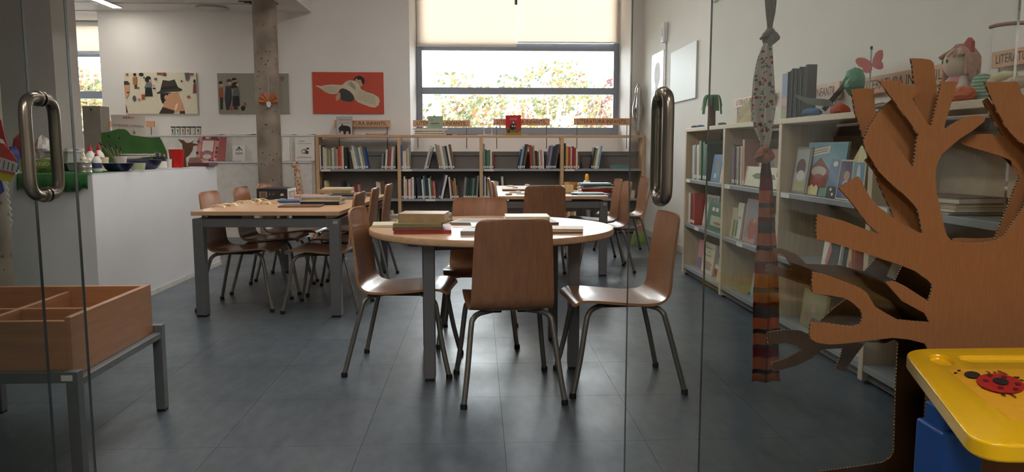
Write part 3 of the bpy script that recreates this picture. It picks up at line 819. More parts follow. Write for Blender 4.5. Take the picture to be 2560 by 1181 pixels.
brow(1, 1, 1158, 1194, -11, S('grey darkgreen dark darkgreen teal dark grey'), [54, 50, 48, 52, 50, 54, 56], 19)
brow(2, 2, 1206, 1234, 14, S('grey darkgreen green green white red'), [60, 48, 46, 46, 48, 40], 20)
brow(2, 2, 1294, 1312, -24, S('navy skyblue dark brown'), [46, 52, 58, 58], 21)
brow(2, 2, 1326, 1361, 7, S('red green tan dark brown white pink white'), [58, 56, 58, 46, 44, 48, 46, 46], 22)
brow(2, 2, 1364, 1390, -15, S('purple grey navy dark navy brown'), [56, 58, 56, 58, 60, 60], 23)
brow(2, 1, 1202, 1224, 3, S('blue white dark tan white'), [58, 56, 40, 52, 54], 24)
brow(2, 1, 1228, 1248, 2, S('cream grey white cream'), [44, 44, 44, 42], 25)
brow(2, 1, 1256, 1261, 3, S('white'), [56], 26)
brow(3, 2, 1408, 1449, 11, S('dark yellow red cream darkred red white brown'), [62, 56, 54, 52, 54, 52, 44, 36], 27)
brow(3, 2, 1477, 1497, -9, S('dark olive white skyblue'), [54, 52, 56, 58], 28)
brow(3, 1, 1408, 1420, 5, S('dark brown'), [20, 18], 29)
brow(3, 0, 1415, 1442, 3, S('tan cream tan yellow cream'), [36, 36, 36, 36, 36], 30)
brow(3, 0, 1470, 1484, 6, S('grey grey dark'), [40, 42, 38], 31)
# lying things on the low bookcase
def lying_book(loc, rotz, w, d, t, col, label, group=None, cm=None):
    T = thing('book', label, 'book', loc, rotz, group)
    b = min(.003, t * .22)
    mb = MB().box(-w / 2, w / 2, -d / 2, d / 2, 0, b).box(-w / 2, w / 2, -d / 2, d / 2, t - b, t).box(-w / 2, w / 2, -d / 2, -d / 2 + b, b, t - b)
    build(mb, 'cover', cm or cover_mat(col), T, world=False)
    build(MB().box(-w / 2 + .004, w / 2 - .004, -d / 2 + b, d / 2 - .004, b, t - b), 'pages', M_PAGE, T, world=False)
    return T
p = on_y(1548, 420, BY + .09)
lying_book((p.x, BY + .095, SH[2] + .001), 0, .20, .15, .045, 'teal', 'teal box book lying on the upper shelf at the wall corner')
p = on_y(1560, 495, BY + .09)
for k in range(3):
    lying_book((p.x + .01 * k, BY + .108, SH[1] + .001 + k * .032), .04 * (k - 1), .24 - .02 * k, .16, .031, 'cream', ['cream paperback at the bottom of the small lying stack in the corner bay', 'cream paperback in the middle of the small lying stack in the corner bay', 'cream paperback on top of the small lying stack in the corner bay'][k])

# ---- right bookcase: rows run toward the camera (local x = -Y)
RB = ['far side bay', 'second side bay', 'third side bay', 'near side bay']
rrow(0, 2, 1727, 1763, 3, S('white skyblue brown cream green green darkgreen'), [.27, .27, .26, .27, .3, .3, .28], 41)
rrow(0, 2, 1806, 1812, -6, S('skyblue teal'), [.27, .3], 42)
rrow(1, 2, 1826, 1850, 2, S('grey purple darkred white grey cream'), [.27, .26, .26, .26, .25, .26], 43)
rrow(1, 2, 1851, 1856, 3, S('pink'), [.3], 44)
rrow(0, 1, 1722, 1738, 1, S('white darkred red'), [.25, .25, .25], 45)
rrow(2, 1, 2168, 2176, 1, S('orange dark orange'), [.22, .22, .22], 46, .09)
rrow(2, 2, 2174, 2200, 2, S('navy dark darkgreen black'), [.27, .28, .27, .27], 47, .05)
rrow(2, 1, 2188, 2212, 2, S('cream green white skyblue'), [.22, .22, .2, .22], 48, .05)
for (k_, bay, row), runs in ROWS.items():
    if k_ == 'b': book_row(runs, bu[bay] + .021, bu[bay + 1] - .021, (0, BY + .018, SH[row] + .001), 0, '%s %s' % (BAY[bay], LV[row]), 'books in the %s, %s of the low bookcase' % (BAY[bay], LV[row]))
    else: book_row(runs, ru[bay] + .021, ru[bay + 1] - .021, (RX + .03, RY0, SH[row] + .001), -PI / 2, '%s %s' % (RB[bay], LV[row]), 'books in the %s, %s of the side bookcase' % (RB[bay], LV[row]), w=.17)
# face-out books: pixels of the left/right edge at the shelf, height in metres, art in unit coordinates
def face_book(bay, row, px0, px1, h, col, label, shapes, dx=.05, tilt=.12, th=.014, txt=None):
    z = SH[row]
    Y0 = on_x(px0, 480, RX + dx).y; Y1 = on_x(px1, 480, RX + dx).y     # Y0 > Y1
    Y0 = min(Y0, RY0 - ru[bay] - .023); Y1 = max(Y1, RY0 - ru[bay + 1] + .023)
    wdt = Y0 - Y1
    T = thing('picture_book', label, 'book', (RX + dx, (Y0 + Y1) / 2, z))
    U = Vector((0, -1, 0)); V = Vector((math.sin(tilt), 0, math.cos(tilt))); N = Vector((-math.cos(tilt), 0, math.sin(tilt)))
    O = Vector((RX + dx, Y0, z + .002))
    pts = [O, O + U * wdt, O + U * wdt + V * h, O + V * h]
    build(MB().prism(pts, -N * .003), 'cover', cover_mat(col), T)
    build(MB().prism([q - N * .003 + (V * .003 if i < 2 else -V * .003) for i, q in enumerate(pts)], -N * (th - .006)), 'pages', M_PAGE, T)
    build(MB().prism([q - N * (th - .003) for q in pts], -N * .003), 'back_cover', cover_mat(col), T)
    if shapes: art('printed_cover', T, O, U * wdt, V * h, N, shapes)
    if txt:
        for (s, u, v, hw, hh, c) in txt:
            lettering(T, s, O + U * wdt * u + V * h * v, U, V, N, flat(c), width=wdt * hw, height=h * hh, lift=.006)
    return T
W_, K_, SKIN = (222, 216, 206), (34, 32, 34), (196, 150, 124)
face_book(0, 2, 1775, 1797, .2, 'blue', 'blue picture book with a figure, standing face out by the tall green books', [((70, 120, 170), Rr(.06, .06, .94, .94)), ((150, 110, 90), E(.55, .62, .2, .14)), (W_, E(.45, .22, .12, .1)), ((96, 140, 150), E(.7, .35, .2, .2))])
face_book(0, 2, 1798, 1809, .235, 'cream', 'cream book with a small cross on its cover, standing face out', [(K_, Rr(.45, .5, .55, .62)), (K_, Rr(.38, .54, .62, .58))], dx=.05)
face_book(0, 1, 1757, 1790, .25, 'white', 'white picture book titled ruca with a dark green hill', [((60, 112, 70), [(.2, .08), (.35, .28), (.6, .38), (.95, .42), (.95, .08)]), ((214, 190, 100), Rr(.04, .02, .96, .09))], dx=.085, txt=[('ruca', .3, .78, .65, .14, K_)])
face_book(0, 1, 1766, 1811, .215, 'green', 'green picture book with a pale framed picture, standing face out', [((52, 96, 66), Rr(.05, .06, .95, .94)), ((178, 176, 150), Rr(.22, .18, .9, .52)), ((140, 96, 80), E(.6, .28, .2, .05)), (W_, Rr(.25, .68, .4, .8)), (W_, Rr(.46, .68, .6, .8))], dx=.035)
face_book(0, 0, 1745, 1758, .23, 'pink', 'pink picture book on the bottom shelf beside a title page book', [((120, 120, 150), Rr(.1, .05, .9, .4))], dx=.055)
face_book(0, 0, 1757, 1785, .23, 'cream', 'cream picture book with dark spaced title letters on the bottom shelf', [((190, 140, 110), E(.5, .32, .4, .08)), ((170, 160, 150), E(.55, .2, .3, .08)), (W_, Rr(.1, .04, .9, .09))], dx=.055, txt=[('CAPUC', .2, .82, .6, .06, K_), ('DE', .5, .7, .2, .05, K_), ('PALAV', .25, .58, .6, .06, K_)])
face_book(0, 0, 1788, 1809, .23, 'grey', 'grey picture book with a red figure on the bottom shelf', [((170, 60, 50), E(.4, .2, .3, .16)), (K_, E(.6, .72, .25, .1)), (W_, E(.3, .34, .2, .08))], dx=.07)
face_book(0, 0, 1797, 1811, .18, 'cream', 'small cream book with rounded cover at the front of the bottom shelf', [((140, 150, 120), E(.5, .4, .25, .2))], dx=.025)
face_book(1, 2, 1859, 1950, .13, 'cream', 'wide cream envelope book with a green crocodile drawing', [((96, 120, 76), [(.2, .55), (.3, .68), (.55, .72), (.8, .66), (.85, .45), (.3, .42)]), ((150, 84, 70), Rr(.86, .6, .96, .85)), ((84, 76, 70), Rr(0, 0, 1, .05))], dx=.04)
face_book(1, 2, 1880, 1938, .24, 'brown', 'brown picture book with a pale animal standing behind the envelope book', [((150, 100, 76), Rr(.03, .03, .97, .97)), ((206, 196, 176), E(.3, .55, .14, .28)), ((84, 96, 104), E(.62, .5, .2, .3))], dx=.09)
face_book(1, 1, 1826, 1838, .2, 'cream', 'cream green and tan book spine out on the middle shelf by the hen book', [((120, 140, 96), Rr(.5, .02, .9, .6))], dx=.05)
face_book(1, 1, 1838, 1852, .24, 'white', 'white book with a green band on the middle shelf by the hen book', [((104, 140, 96), Rr(.1, .05, .4, .5)), ((190, 160, 140), Rr(.3, .55, .8, .62))], dx=.055)
face_book(1, 1, 1858, 1889, .28, 'pink', 'mauve picture book with a big red hen, standing face out', [((140, 136, 146), Rr(.12, .1, .95, .92)), ((170, 78, 60), E(.68, .33, .34, .24)), ((120, 56, 48), Rr(.55, .05, .6, .14)), ((196, 150, 96), E(.8, .52, .1, .06))], dx=.055)
face_book(1, 1, 1893, 1903, .2, 'purple', 'purple book standing in front of the hen book', [((150, 100, 120), Rr(.1, .2, .9, .9))], dx=.05)
face_book(1, 1, 1925, 1955, .2, 'skyblue', 'pale blue picture book with red shapes on the middle shelf beside the garland', [((150, 60, 60), E(.5, .4, .4, .06)), ((150, 60, 60), E(.5, .18, .4, .05)), ((200, 206, 200), Rr(.1, .5, .9, .7))], dx=.1)
face_book(1, 0, 1884, 1900, .16, 'skyblue', 'pale blue book standing on the bottom shelf beside the garland', [((180, 110, 110), E(.5, .4, .2, .2))], dx=.06)
RX_ = (118, 150, 168)
face_book(2, 2, 1977, 2010, .25, 'grey', 'scalloped grey greeting-card book on the upper shelf of the third bay', [((176, 184, 186), Rr(.08, .05, .96, .95)), ((110, 80, 84), E(.5, .55, .35, .2)), (W_, E(.55, .38, .3, .12)), ((190, 180, 140), Rr(.12, .06, .9, .26))], dx=.05)
face_book(2, 2, 2004, 2100, .275, 'skyblue', 'pale blue winter picture book with a small red house and a tilted label', [((120, 156, 140), Rr(.02, .02, .98, .45)), ((130, 168, 186), Rr(.02, .45, .98, .98)), ((132, 60, 54), [(.08, .45), (.38, .72), (.68, .45), (.62, .15), (.14, .15)]), ((186, 178, 168), E(.38, .45, .2, .1)), ((150, 54, 48), E(.4, .27, .17, .14)), ((220, 212, 200), [(.12, .72), (.58, .8), (.6, .93), (.13, .86)]), ((120, 100, 90), [(.17, .77), (.54, .835), (.545, .85), (.17, .785)]), ((120, 100, 90), [(.17, .815), (.54, .875), (.545, .89), (.17, .83)]), ((226, 214, 160), [(.0, 0), (.44, 0), (.44, .15), (.38, .2), (.33, .15), (.26, .2), (.2, .15), (.12, .2), (.06, .15), (0, .18)])], dx=.07)
face_book(2, 2, 2064, 2090, .19, 'blue', 'teal blue book with a white moon on the upper shelf of the third bay', [((26, 24, 30), Rr(.0, .0, 1, .3)), (W_, E(.5, .88, .22, .07)), (W_, E(.4, .22, .1, .04)), (W_, E(.6, .1, .1, .04))], dx=.04)
face_book(2, 2, 2088, 2124, .19, 'purple', 'framed picture book of a round-headed child on the upper shelf', [((206, 196, 176), Rr(.0, .0, 1, 1)), ((96, 80, 110), Rr(.05, .04, .95, .96)), ((46, 60, 120), Rr(.05, .04, .45, .4)), (SKIN, E(.58, .6, .2, .12)), ((180, 180, 186), E(.6, .38, .25, .12))], dx=.03)
# house shaped book
hb = thing('house_book', 'cream house-shaped board book with a pointed roof and blue picture', 'book', (RX + .04, 3.4, SH[2]))
Yh0, Yh1 = on_x(2124, 480, RX + .03).y, on_x(2158, 480, RX + .03).y; wh = Yh0 - Yh1
pr = [(RX + .03, Yh0, SH[2] + .002), (RX + .03, Yh1, SH[2] + .002), (RX + .04, Yh1, SH[2] + .19), (RX + .05, Yh1 + wh * .35, SH[2] + .255), (RX + .05, Yh0 - wh * .35, SH[2] + .255), (RX + .04, Yh0, SH[2] + .19)]
build(MB().prism(pr, (.04, 0, 0)), 'body', mat('cream_board', (222, 206, 160), .6), hb)
art('printed_cover', hb, (RX + .03, Yh0, SH[2] + .002), (0, -wh, 0), (.01, 0, .188), (-1, 0, 0), [((120, 160, 190), Rr(.1, .05, .9, .95)), (W_, E(.5, .6, .14, .3)), ((160, 120, 110), E(.4, .2, .2, .12))])
face_book(2, 1, 2060, 2104, .2, 'white', 'white book with an abstract black and coral cover, third side bay', [(K_, [(.3, .05), (.95, .05), (.95, .95), (.5, .95), (.35, .5)]), ((190, 110, 100), [(.3, .02), (.5, .5), (.35, .75), (.2, .2)])], dx=.055)
face_book(2, 1, 2104, 2124, .2, 'skyblue', 'pale blue book between the abstract and the cream book', [((150, 170, 180), Rr(.1, .1, .9, .9))], dx=.1)
face_book(2, 1, 2122, 2150, .19, 'tan', 'tan picture book with sketched animals on the middle shelf of the third bay', [((196, 170, 130), Rr(.06, .06, .94, .94)), ((120, 96, 76), E(.5, .6, .2, .2)), ((130, 100, 80), E(.45, .3, .25, .12))], dx=.06)
face_book(2, 0, 2012, 2072, .2, 'olive', 'olive picture book with pink flowers standing alone on the bottom shelf', [((150, 146, 118), Rr(.05, .05, .95, .95)), ((196, 150, 150), E(.5, .55, .1, .1)), ((170, 120, 120), E(.25, .3, .12, .12)), ((120, 96, 90), E(.65, .25, .2, .1))], dx=.055)
# lying books
p = on_x(1845, 720, RX + .06)
lying_book((RX + .16, 4.95, SH[0] + .001), .1, .2, .26, .014, 'olive', 'yellow-green magazine lying on the bottom shelf of the second bay')
p = on_x(2420, 500, RX + .1)
names = ['bottom', 'second', 'third', 'top']
for k, (t_, c, w) in enumerate([(.012, 'grey', .3), (.014, 'cream', .33), (.012, 'tan', .31), (.024, 'brown', .30)]):
    lying_book((RX + .13, 2.82, SH[2] + .001 + [0, .0125, .027, .0395][k]), .06 * (k - 1) + PI / 2, w, .2, t_, c, '%s large book of the flat stack behind the cardboard branches' % names[k], 'flat stack in the near bay')
for k in range(3):
    lying_book((RX + .15, 3.42, SH[0] + .001 + k * .0085), .1 * k + PI / 2, .28, .2, .008, ['white', 'grey', 'white'][k], ['lowest magazine of the thin pile on the bottom shelf behind the branches', 'middle magazine of the thin pile on the bottom shelf behind the branches', 'speckled magazine on top of the thin pile on the bottom shelf'][k])
# ================================================================ PICTURES ON THE BACK WALL
def conv(zx0, zy0, zx1, zy1, shear):
    """zoomed-photo coordinates of a picture -> unit coordinates"""
    def f(pts): return [((x - zx0 - (y - zy0) * shear) / (zx1 - zx0), 1 - (y - zy0) / (zy1 - zy0)) for x, y in pts]
    return f
def panel(x0, y0, x1, y1, label, base, shapes):
    A = on_y(x0, y1, YB - .02); B = on_y(x1, y0, YB - .02)
    t = thing('wall_picture', label, 'picture', ((A.x + B.x) / 2, YB - .01, A.z))
    build(MB().box(A.x, B.x, YB - .022, YB - .0005, A.z, B.z), 'board', flat(base), t, bevel=.001)
    if shapes: art('printed_scene', t, (A.x, YB - .0221, A.z), (B.x - A.x, 0, 0), (0, 0, B.z - A.z), (0, -1, 0), shapes)
HATC, HAIR, FACE, COAT = (58, 54, 40), (28, 26, 26), (214, 160, 124), (60, 46, 36)
f = conv(1008, 587, 1555, 912, .045)
s1 = [(HAIR, f([(1283, 750), (1365, 742), (1362, 795), (1338, 800), (1310, 835), (1296, 825), (1284, 790)])),
      (FACE, f([(1330, 800), (1345, 752), (1420, 735), (1432, 775), (1455, 830), (1472, 890), (1425, 892), (1395, 905), (1300, 872), (1312, 815)])),
      (FACE, f(E(1328, 782, 14, 20))), ((236, 222, 196), f([(1400, 835), (1420, 825), (1405, 880), (1392, 880)])),
      (HATC, f([(1302, 645), (1350, 652), (1393, 640), (1418, 700), (1455, 720), (1440, 732), (1350, 738), (1260, 755), (1256, 745), (1282, 730)])),
      (HAIR, f([(1290, 702), (1408, 688), (1416, 708), (1286, 726)])),
      (COAT, f([(1272, 910), (1302, 856), (1390, 885), (1388, 910)])), (COAT, f([(1430, 890), (1470, 888), (1474, 910), (1432, 910)])),
      ((110, 116, 116), f([(1178, 665), (1212, 655), (1224, 700), (1160, 712)])), (HAIR, f([(1170, 705), (1218, 703), (1226, 775), (1166, 775)])),
      (HAIR, f(E(1190, 640, 22, 26, .6))), (FACE, f(E(1206, 652, 9, 12))), ((176, 70, 48), f(Rr(1142, 758, 1166, 800))),
      ((176, 116, 64), f([(1075, 625), (1110, 622), (1110, 682), (1076, 682)])), (HAIR, f(E(1091, 604, 12, 12))), ((70, 60, 54), f(Rr(1088, 682, 1106, 715))), ((190, 90, 60), f(E(1118, 708, 10, 8))),
      (HAIR, f(E(1140, 603, 18, 14))), ((60, 60, 70), f(E(1162, 628, 6, 8))), ((90, 96, 100), f(E(1250, 638, 12, 10))), ((150, 70, 50), f(Rr(1260, 588, 1300, 604))), ((120, 60, 46), f(Rr(1304, 588, 1330, 612))), ((90, 90, 96), f([(1470, 588), (1510, 588), (1500, 652), (1480, 650)])), ((150, 60, 50), f(E(1525, 600, 12, 10))), ((150, 60, 50), f(E(1035, 604, 10, 8))),
      (HATC, f([(1010, 655), (1040, 655), (1056, 680), (1010, 685)])), (FACE, f([(1010, 690), (1048, 685), (1052, 745), (1030, 790), (1020, 790)])), (HAIR, f(E(1040, 745, 10, 5))), ((110, 76, 50), f([(1022, 830), (1040, 900), (1024, 905)])),
      (HAIR, f(E(1546, 655, 9, 16))), ((120, 70, 60), f([(1538, 675), (1557, 670), (1560, 750), (1534, 750)])), ((190, 80, 60), f(E(1503, 778, 14, 12))), ((90, 80, 90), f(E(1088, 790, 14, 22))), ((190, 120, 90), f(E(1125, 800, 9, 11))), (HAIR, f(E(1448, 655, 6, 8))), (HAIR, f(E(1240, 712, 12, 7))), ((190, 80, 60), f(E(1238, 690, 5, 5)))]
panel(316, 182, 490, 285, 'cream wall picture of a man in a dark hat among small figures', (222, 214, 190), s1)
f = conv(1745, 587, 2297, 909, .045)
s2 = [((150, 84, 52), f([(1760, 705), (1792, 700), (1796, 780), (1762, 780)])), ((44, 38, 36), f([(1768, 780), (1794, 780), (1792, 878), (1772, 878)])), (FACE, f(E(1780, 675, 13, 17))), (HAIR, f(E(1774, 662, 15, 13))),
      ((52, 52, 56), f([(1812, 690), (1856, 688), (1862, 790), (1846, 880), (1818, 880), (1806, 790)])), (FACE, f(E(1846, 664, 12, 16))), (HATC, f([(1818, 655), (1826, 634), (1852, 634), (1862, 655)])),
      (FACE, f(E(1886, 646, 10, 12))), (HAIR, f(E(1878, 634, 18, 11))), (HAIR, f(E(1884, 684, 24, 32, .7))), (FACE, f(E(1905, 678, 10, 14))), ((98, 98, 96), f([(1872, 705), (1910, 702), (1920, 768), (1868, 772)])), (HAIR, f([(1868, 770), (1918, 766), (1924, 848), (1868, 850)])), ((60, 50, 46), f(Rr(1876, 850, 1906, 876))), ((170, 96, 56), f([(1845, 850), (1862, 840), (1866, 885), (1842, 882)])),
      (HAIR, f(E(1950, 866, 16, 20))), ((160, 70, 60), f(E(1964, 832, 9, 12))), ((120, 116, 106), f(E(2254, 630, 18, 22)))]
panel(547, 184, 720, 284, 'grey wall picture of four standing figures, half behind the concrete column', (146, 140, 128), s2)
f = conv(195, 190, 1668, 1045, .03)
BL = (206, 194, 168)
s3 = [(HAIR, f(E(1170, 375, 118, 112))), ((176, 74, 58), f([(1045, 365), (1200, 490), (1290, 450), (1250, 560), (1040, 520)])), (SKIN, f([(1085, 350), (1120, 310), (1135, 345), (1205, 345), (1250, 455), (1200, 495), (1120, 430)])),
      (BL, f([(268, 480), (300, 465), (390, 480), (480, 455), (600, 445), (820, 455), (900, 380), (970, 355), (1080, 365), (1160, 430), (1215, 540), (1320, 595), (1470, 640), (1570, 700), (1605, 770), (1580, 870), (1500, 920), (1400, 905), (1250, 850), (1150, 810), (1085, 750), (1060, 670), (990, 590), (900, 540), (830, 520), (770, 545), (720, 630), (660, 648), (560, 635), (470, 600), (390, 540), (330, 500)])),
      ((62, 62, 58), f([(830, 525), (900, 545), (985, 595), (1050, 670), (1072, 745), (1030, 795), (940, 798), (840, 780), (790, 745), (780, 620), (755, 600), (780, 550)])), (SKIN, f([(750, 605), (780, 620), (785, 720), (740, 770), (690, 775), (690, 690)]))]
for k in range(7):
    o_ = k * 30
    s3.append(((150, 138, 116), f([(1180 - k * 14, 560 + o_ * .9), (1500 + k * 4, 700 + o_ * .9), (1500 + k * 4, 706 + o_ * .9), (1180 - k * 14, 566 + o_ * .9)])))
for k in range(4):
    s3.append(((150, 138, 116), f([(430, 500 + 30 * k), (740 - 10 * k, 490 + 34 * k), (740 - 10 * k, 496 + 34 * k), (430, 505 + 30 * k)])))
    s3.append(((150, 138, 116), f([(880 + 20 * k, 400 + 26 * k), (1000, 385 + 26 * k), (1100, 470 + 26 * k), (1095, 478 + 26 * k), (995, 393 + 26 * k)])))
panel(783, 181, 958, 284, 'red wall picture of a crouching child wrapped in a pale ribbed shawl', (192, 74, 52), s3)
# panels on the right wall
def rpanel(x0, x1, y0, y1, label, m, shapes=None):
    Ya, Yb_ = on_x(x0, 180, XR).y, on_x(x1, 180, XR).y
    z0, z1 = on_x(x1, y1, XR).z, on_x(x1, y0, XR).z
    t = thing('wall_panel', label, 'panel', (XR - .01, (Ya + Yb_) / 2, z0))
    build(MB().box(XR - .02, XR - .0005, Yb_, Ya, z0, z1), 'board', m, t, bevel=.001)
    if shapes: art('printed_drawing', t, (XR - .0201, Ya, z0), (0, Yb_ - Ya, 0), (0, 0, z1 - z0), (-1, 0, 0), shapes)
rpanel(1681, 1745, 102, 244, 'blank glossy whiteboard on the right wall', mat('whiteboard_gloss', (206, 206, 208), .5, var=.02))
rpanel(1633, 1663, 124, 262, 'pale panel with a faint drawing on the right wall near the corner', mat('pale_board', (204, 200, 196), .4, var=.02), [((186, 178, 180), E(.5, .6, .25, .22)), ((190, 182, 184), [(.3, .1), (.6, .1), (.55, .45), (.4, .45)])])
p = on_x(1667, 80, XR)
t = thing('wall_alarm', 'white slim wall box with a cable running down on the right wall', 'device', (XR - .02, p.y, p.z))
build(MB().box(XR - .05, XR - .0005, p.y - .06, p.y + .06, p.z - .11, p.z + .1), 'case', M_WHITE, t, bevel=.012, seg=3)
build(MB().box(XR - .053, XR - .05, p.y - .02, p.y + .02, p.z - .05, p.z + .04), 'cover', mat('beige_plastic', (190, 182, 168), .5), t, bevel=.001)
build(MB().box(XR - .016, XR - .0005, p.y - .012, p.y + .012, p.z - 1.6, p.z - .11), 'cable_duct', M_WHITE, t)
p = on_x(1596, 79, XR)
t = thing('motion_sensor', 'small cream motion sensor high in the wall corner', 'sensor', (XR - .04, p.y, p.z))
build(MB().box(XR - .075, XR - .0005, p.y - .04, p.y + .04, p.z - .05, p.z + .05), 'case', mat('cream_plastic', (204, 194, 170), .5), t, bevel=.01, seg=3)
build(MB().box(XR - .074, XR - .05, p.y - .043, p.y - .04, p.z - .035, p.z - .005), 'lens', M_WHITE, t)
p = on_x(1792, 0, XR)
t = thing('wall_box', 'small white box on the right wall above the side bookcase', 'box', (XR - .02, p.y, p.z))
build(MB().box(XR - .03, XR - .0005, p.y - .06, p.y + .06, p.z - .012, p.z + .07), 'case', M_WHITE, t, bevel=.006)
build(MB().box(XR - .032, XR - .03, p.y - .04, p.y + .04, p.z + .01, p.z + .05), 'cover', mat('beige_plastic', (190, 182, 168), .5), t)

# ================================================================ SHELF SIGNS
M_SIGN = wood('sign_wood', (206, 158, 120), .5, stretch=(3, 26, 26), var=.1)
M_SIGNP = wood('sign_wood_side', (206, 158, 120), .5, stretch=(26, 3, 26), var=.06)
def sign_back(x0, x1, y0, y1, text, label, posts, zfoot=1.035):
    Y = BY + BD + .02
    A = on_y(x0, y1, Y); B = on_y(x1, y0, Y)
    t = thing('shelf_sign', label, 'sign', ((A.x + B.x) / 2, Y, zfoot), 0)
    build(MB().box(A.x, B.x, Y - .012, Y + .006, A.z, B.z), 'board', M_SIGN, t, bevel=.001)
    for q in posts:
        X = A.x + (B.x - A.x) * q
        build(MB().tube([(X, Y - .002, zfoot), (X, Y - .002, A.z + .01)], .0045, 8), 'post', mat('dark_post', (74, 66, 62), .5), t, smooth=40)
    if text:
        w = B.x - A.x; h = B.z - A.z
        lettering(t, text, (A.x + w * .065, Y - .0121, A.z + h * .24), (1, 0, 0), (0, 0, 1), (0, -1, 0), M_INK, width=w * .87, height=h * .56)
sign_back(836, 976, 301, 317, 'LITERATURA INFANTIL', 'wooden LITERATURA INFANTIL sign half hidden by the elephant book', [.08, .94])
sign_back(1033, 1175, 301, 317, 'LITERATURA INFANTIL', 'wooden LITERATURA INFANTIL sign half hidden by the pale green book', [.08, .94])
sign_back(1233, 1375, 297, 314, 'LITERATURA INFANTIL', 'wooden LITERATURA INFANTIL sign half hidden by the red book', [.06, .94])
sign_back(1434, 1576, 296, 313, 'LITERATURA INFANTIL', 'wooden LITERATURA INFANTIL sign fully readable beside the foil balloon', [.06, .94])
# sign over the ledge unit
A = on_y(232, 318, 9.42); B = on_y(386, 303, 9.42)
t = thing('shelf_sign', 'wooden sign plank behind the NOVIDADES poster', 'sign', ((A.x + B.x) / 2, 9.42, hu))
build(MB().box(A.x, B.x, 9.41, 9.428, A.z, B.z), 'board', M_SIGN, t)
for q in (.06, .94): build(MB().tube([(A.x + (B.x - A.x) * q, 9.42, hu), (A.x + (B.x - A.x) * q, 9.42, A.z + .01)], .0045, 8), 'post', mat('dark_post', (74, 66, 62), .5), t, smooth=40)
def sign_right(x0, x1, ytop, ybot, xr, text, label, u0=.06, uw=.88):
    X = RX + RD + .012
    Y0, Y1 = on_x(x0, 220, X).y, on_x(x1, 220, X).y
    z0, z1 = on_x(xr, ybot, X).z, on_x(xr, ytop, X).z
    t = thing('shelf_sign', label, 'sign', (X, (Y0 + Y1) / 2, z0), 0)
    build(MB().box(X - .004, X + .012, Y1, Y0, z0, z1), 'board', M_SIGNP, t, bevel=.001)
    for q in (.08, .92):
        Yq = Y0 + (Y1 - Y0) * q
        build(MB().tube([(X + .004, Yq, 1.15), (X + .004, Yq, z0 + .01)], .004, 8), 'post', M_SHELF, t, smooth=40)
    lettering(t, text, (X - .0041, Y0 + (Y1 - Y0) * u0, z0 + (z1 - z0) * .24), (0, -1, 0), (0, 0, 1), (-1, 0, 0), M_INK, width=abs(Y1 - Y0) * uw, height=(z1 - z0) * .54)
sign_right(1838, 1935, 247, 270, 1840, 'LITERATURA INFANTIL', 'pale LITERATURA sign behind the paper rock on the side bookcase')
sign_right(1975, 2100, 205, 246, 2090, 'LITERATURA INFANTIL', 'pale LITERATURA INFANTIL sign between the folded book and the paper plant')
sign_right(2150, 2372, 196, 238, 2160, 'LITERATURA INFANTIL', 'pale LITERATURA INFANTIL sign behind the butterfly and the doll')
sign_right(2476, 2700, 132, 172, 2480, 'LITERATURA INFANTIL', 'pale LITERATURA sign right of the rag doll')

# ================================================================ THINGS ON TOP OF THE LOW BOOKCASE
def stand_book(x0, x1, y0, y1, Y, th, col, label, shapes, base_z, txt=None, name='book'):
    A = on_y(x0, y1, Y); B = on_y(x1, y0, Y); z0 = base_z
    t = thing(name, label, 'book', ((A.x + B.x) / 2, Y, z0))
    h = B.z - z0; w = B.x - A.x
    mb = MB().box(A.x, B.x, Y, Y + .003, z0, z0 + h).box(A.x, B.x, Y + th - .003, Y + th, z0, z0 + h).box(A.x, A.x + .003, Y + .003, Y + th - .003, z0, z0 + h)
    build(mb, 'cover', cover_mat(col), t)
    build(MB().box(A.x + .003, B.x - .004, Y + .003, Y + th - .003, z0 + .003, z0 + h - .004), 'pages', M_PAGE, t)
    if shapes: art('printed_cover', t, (A.x, Y, z0), (w, 0, 0), (0, 0, h), (0, -1, 0), shapes)
    for (s, u, v, hw, hh, c) in (txt or []):
        lettering(t, s, (A.x + w * u, Y - .005, z0 + h * v), (1, 0, 0), (0, 0, 1), (0, -1, 0), flat(c), width=w * hw, height=h * hh)
    return t
EL = [(.12, .3), (.16, .42), (.28, .5), (.45, .52), (.7, .5), (.85, .44), (.9, .3), (.88, .06), (.76, .06), (.75, .2), (.6, .2), (.58, .04), (.44, .04), (.42, .2), (.3, .24), (.2, .12), (.12, .12), (.2, .22)]
stand_book(842, 880, 292, 338, BY + .05, .02, 'grey', 'grey book with a black elephant on its cover on the low bookcase', [((196, 184, 178), Rr(.02, .02, .98, .98)), ((30, 27, 27), EL), ((30, 27, 27), E(.36, .55, .05, .06)), ((60, 50, 50), Rr(.15, .66, .9, .67))], BH, [('A viagem do elefante', .1, .78, .82, .1, (50, 40, 40))])
stand_book(1069, 1107, 290, 323, BY + .06, .015, 'teal', 'pale green book standing on a pile of thin books on the low bookcase', [((160, 176, 150), Rr(.0, .0, 1, 1)), ((176, 120, 70), Rr(.22, .6, .28, .76)), ((176, 120, 70), Rr(.32, .6, .36, .76)), ((70, 80, 66), Rr(.22, .38, .76, .44)), ((110, 126, 104), Rr(.2, .26, .78, .29))], BH + .078)
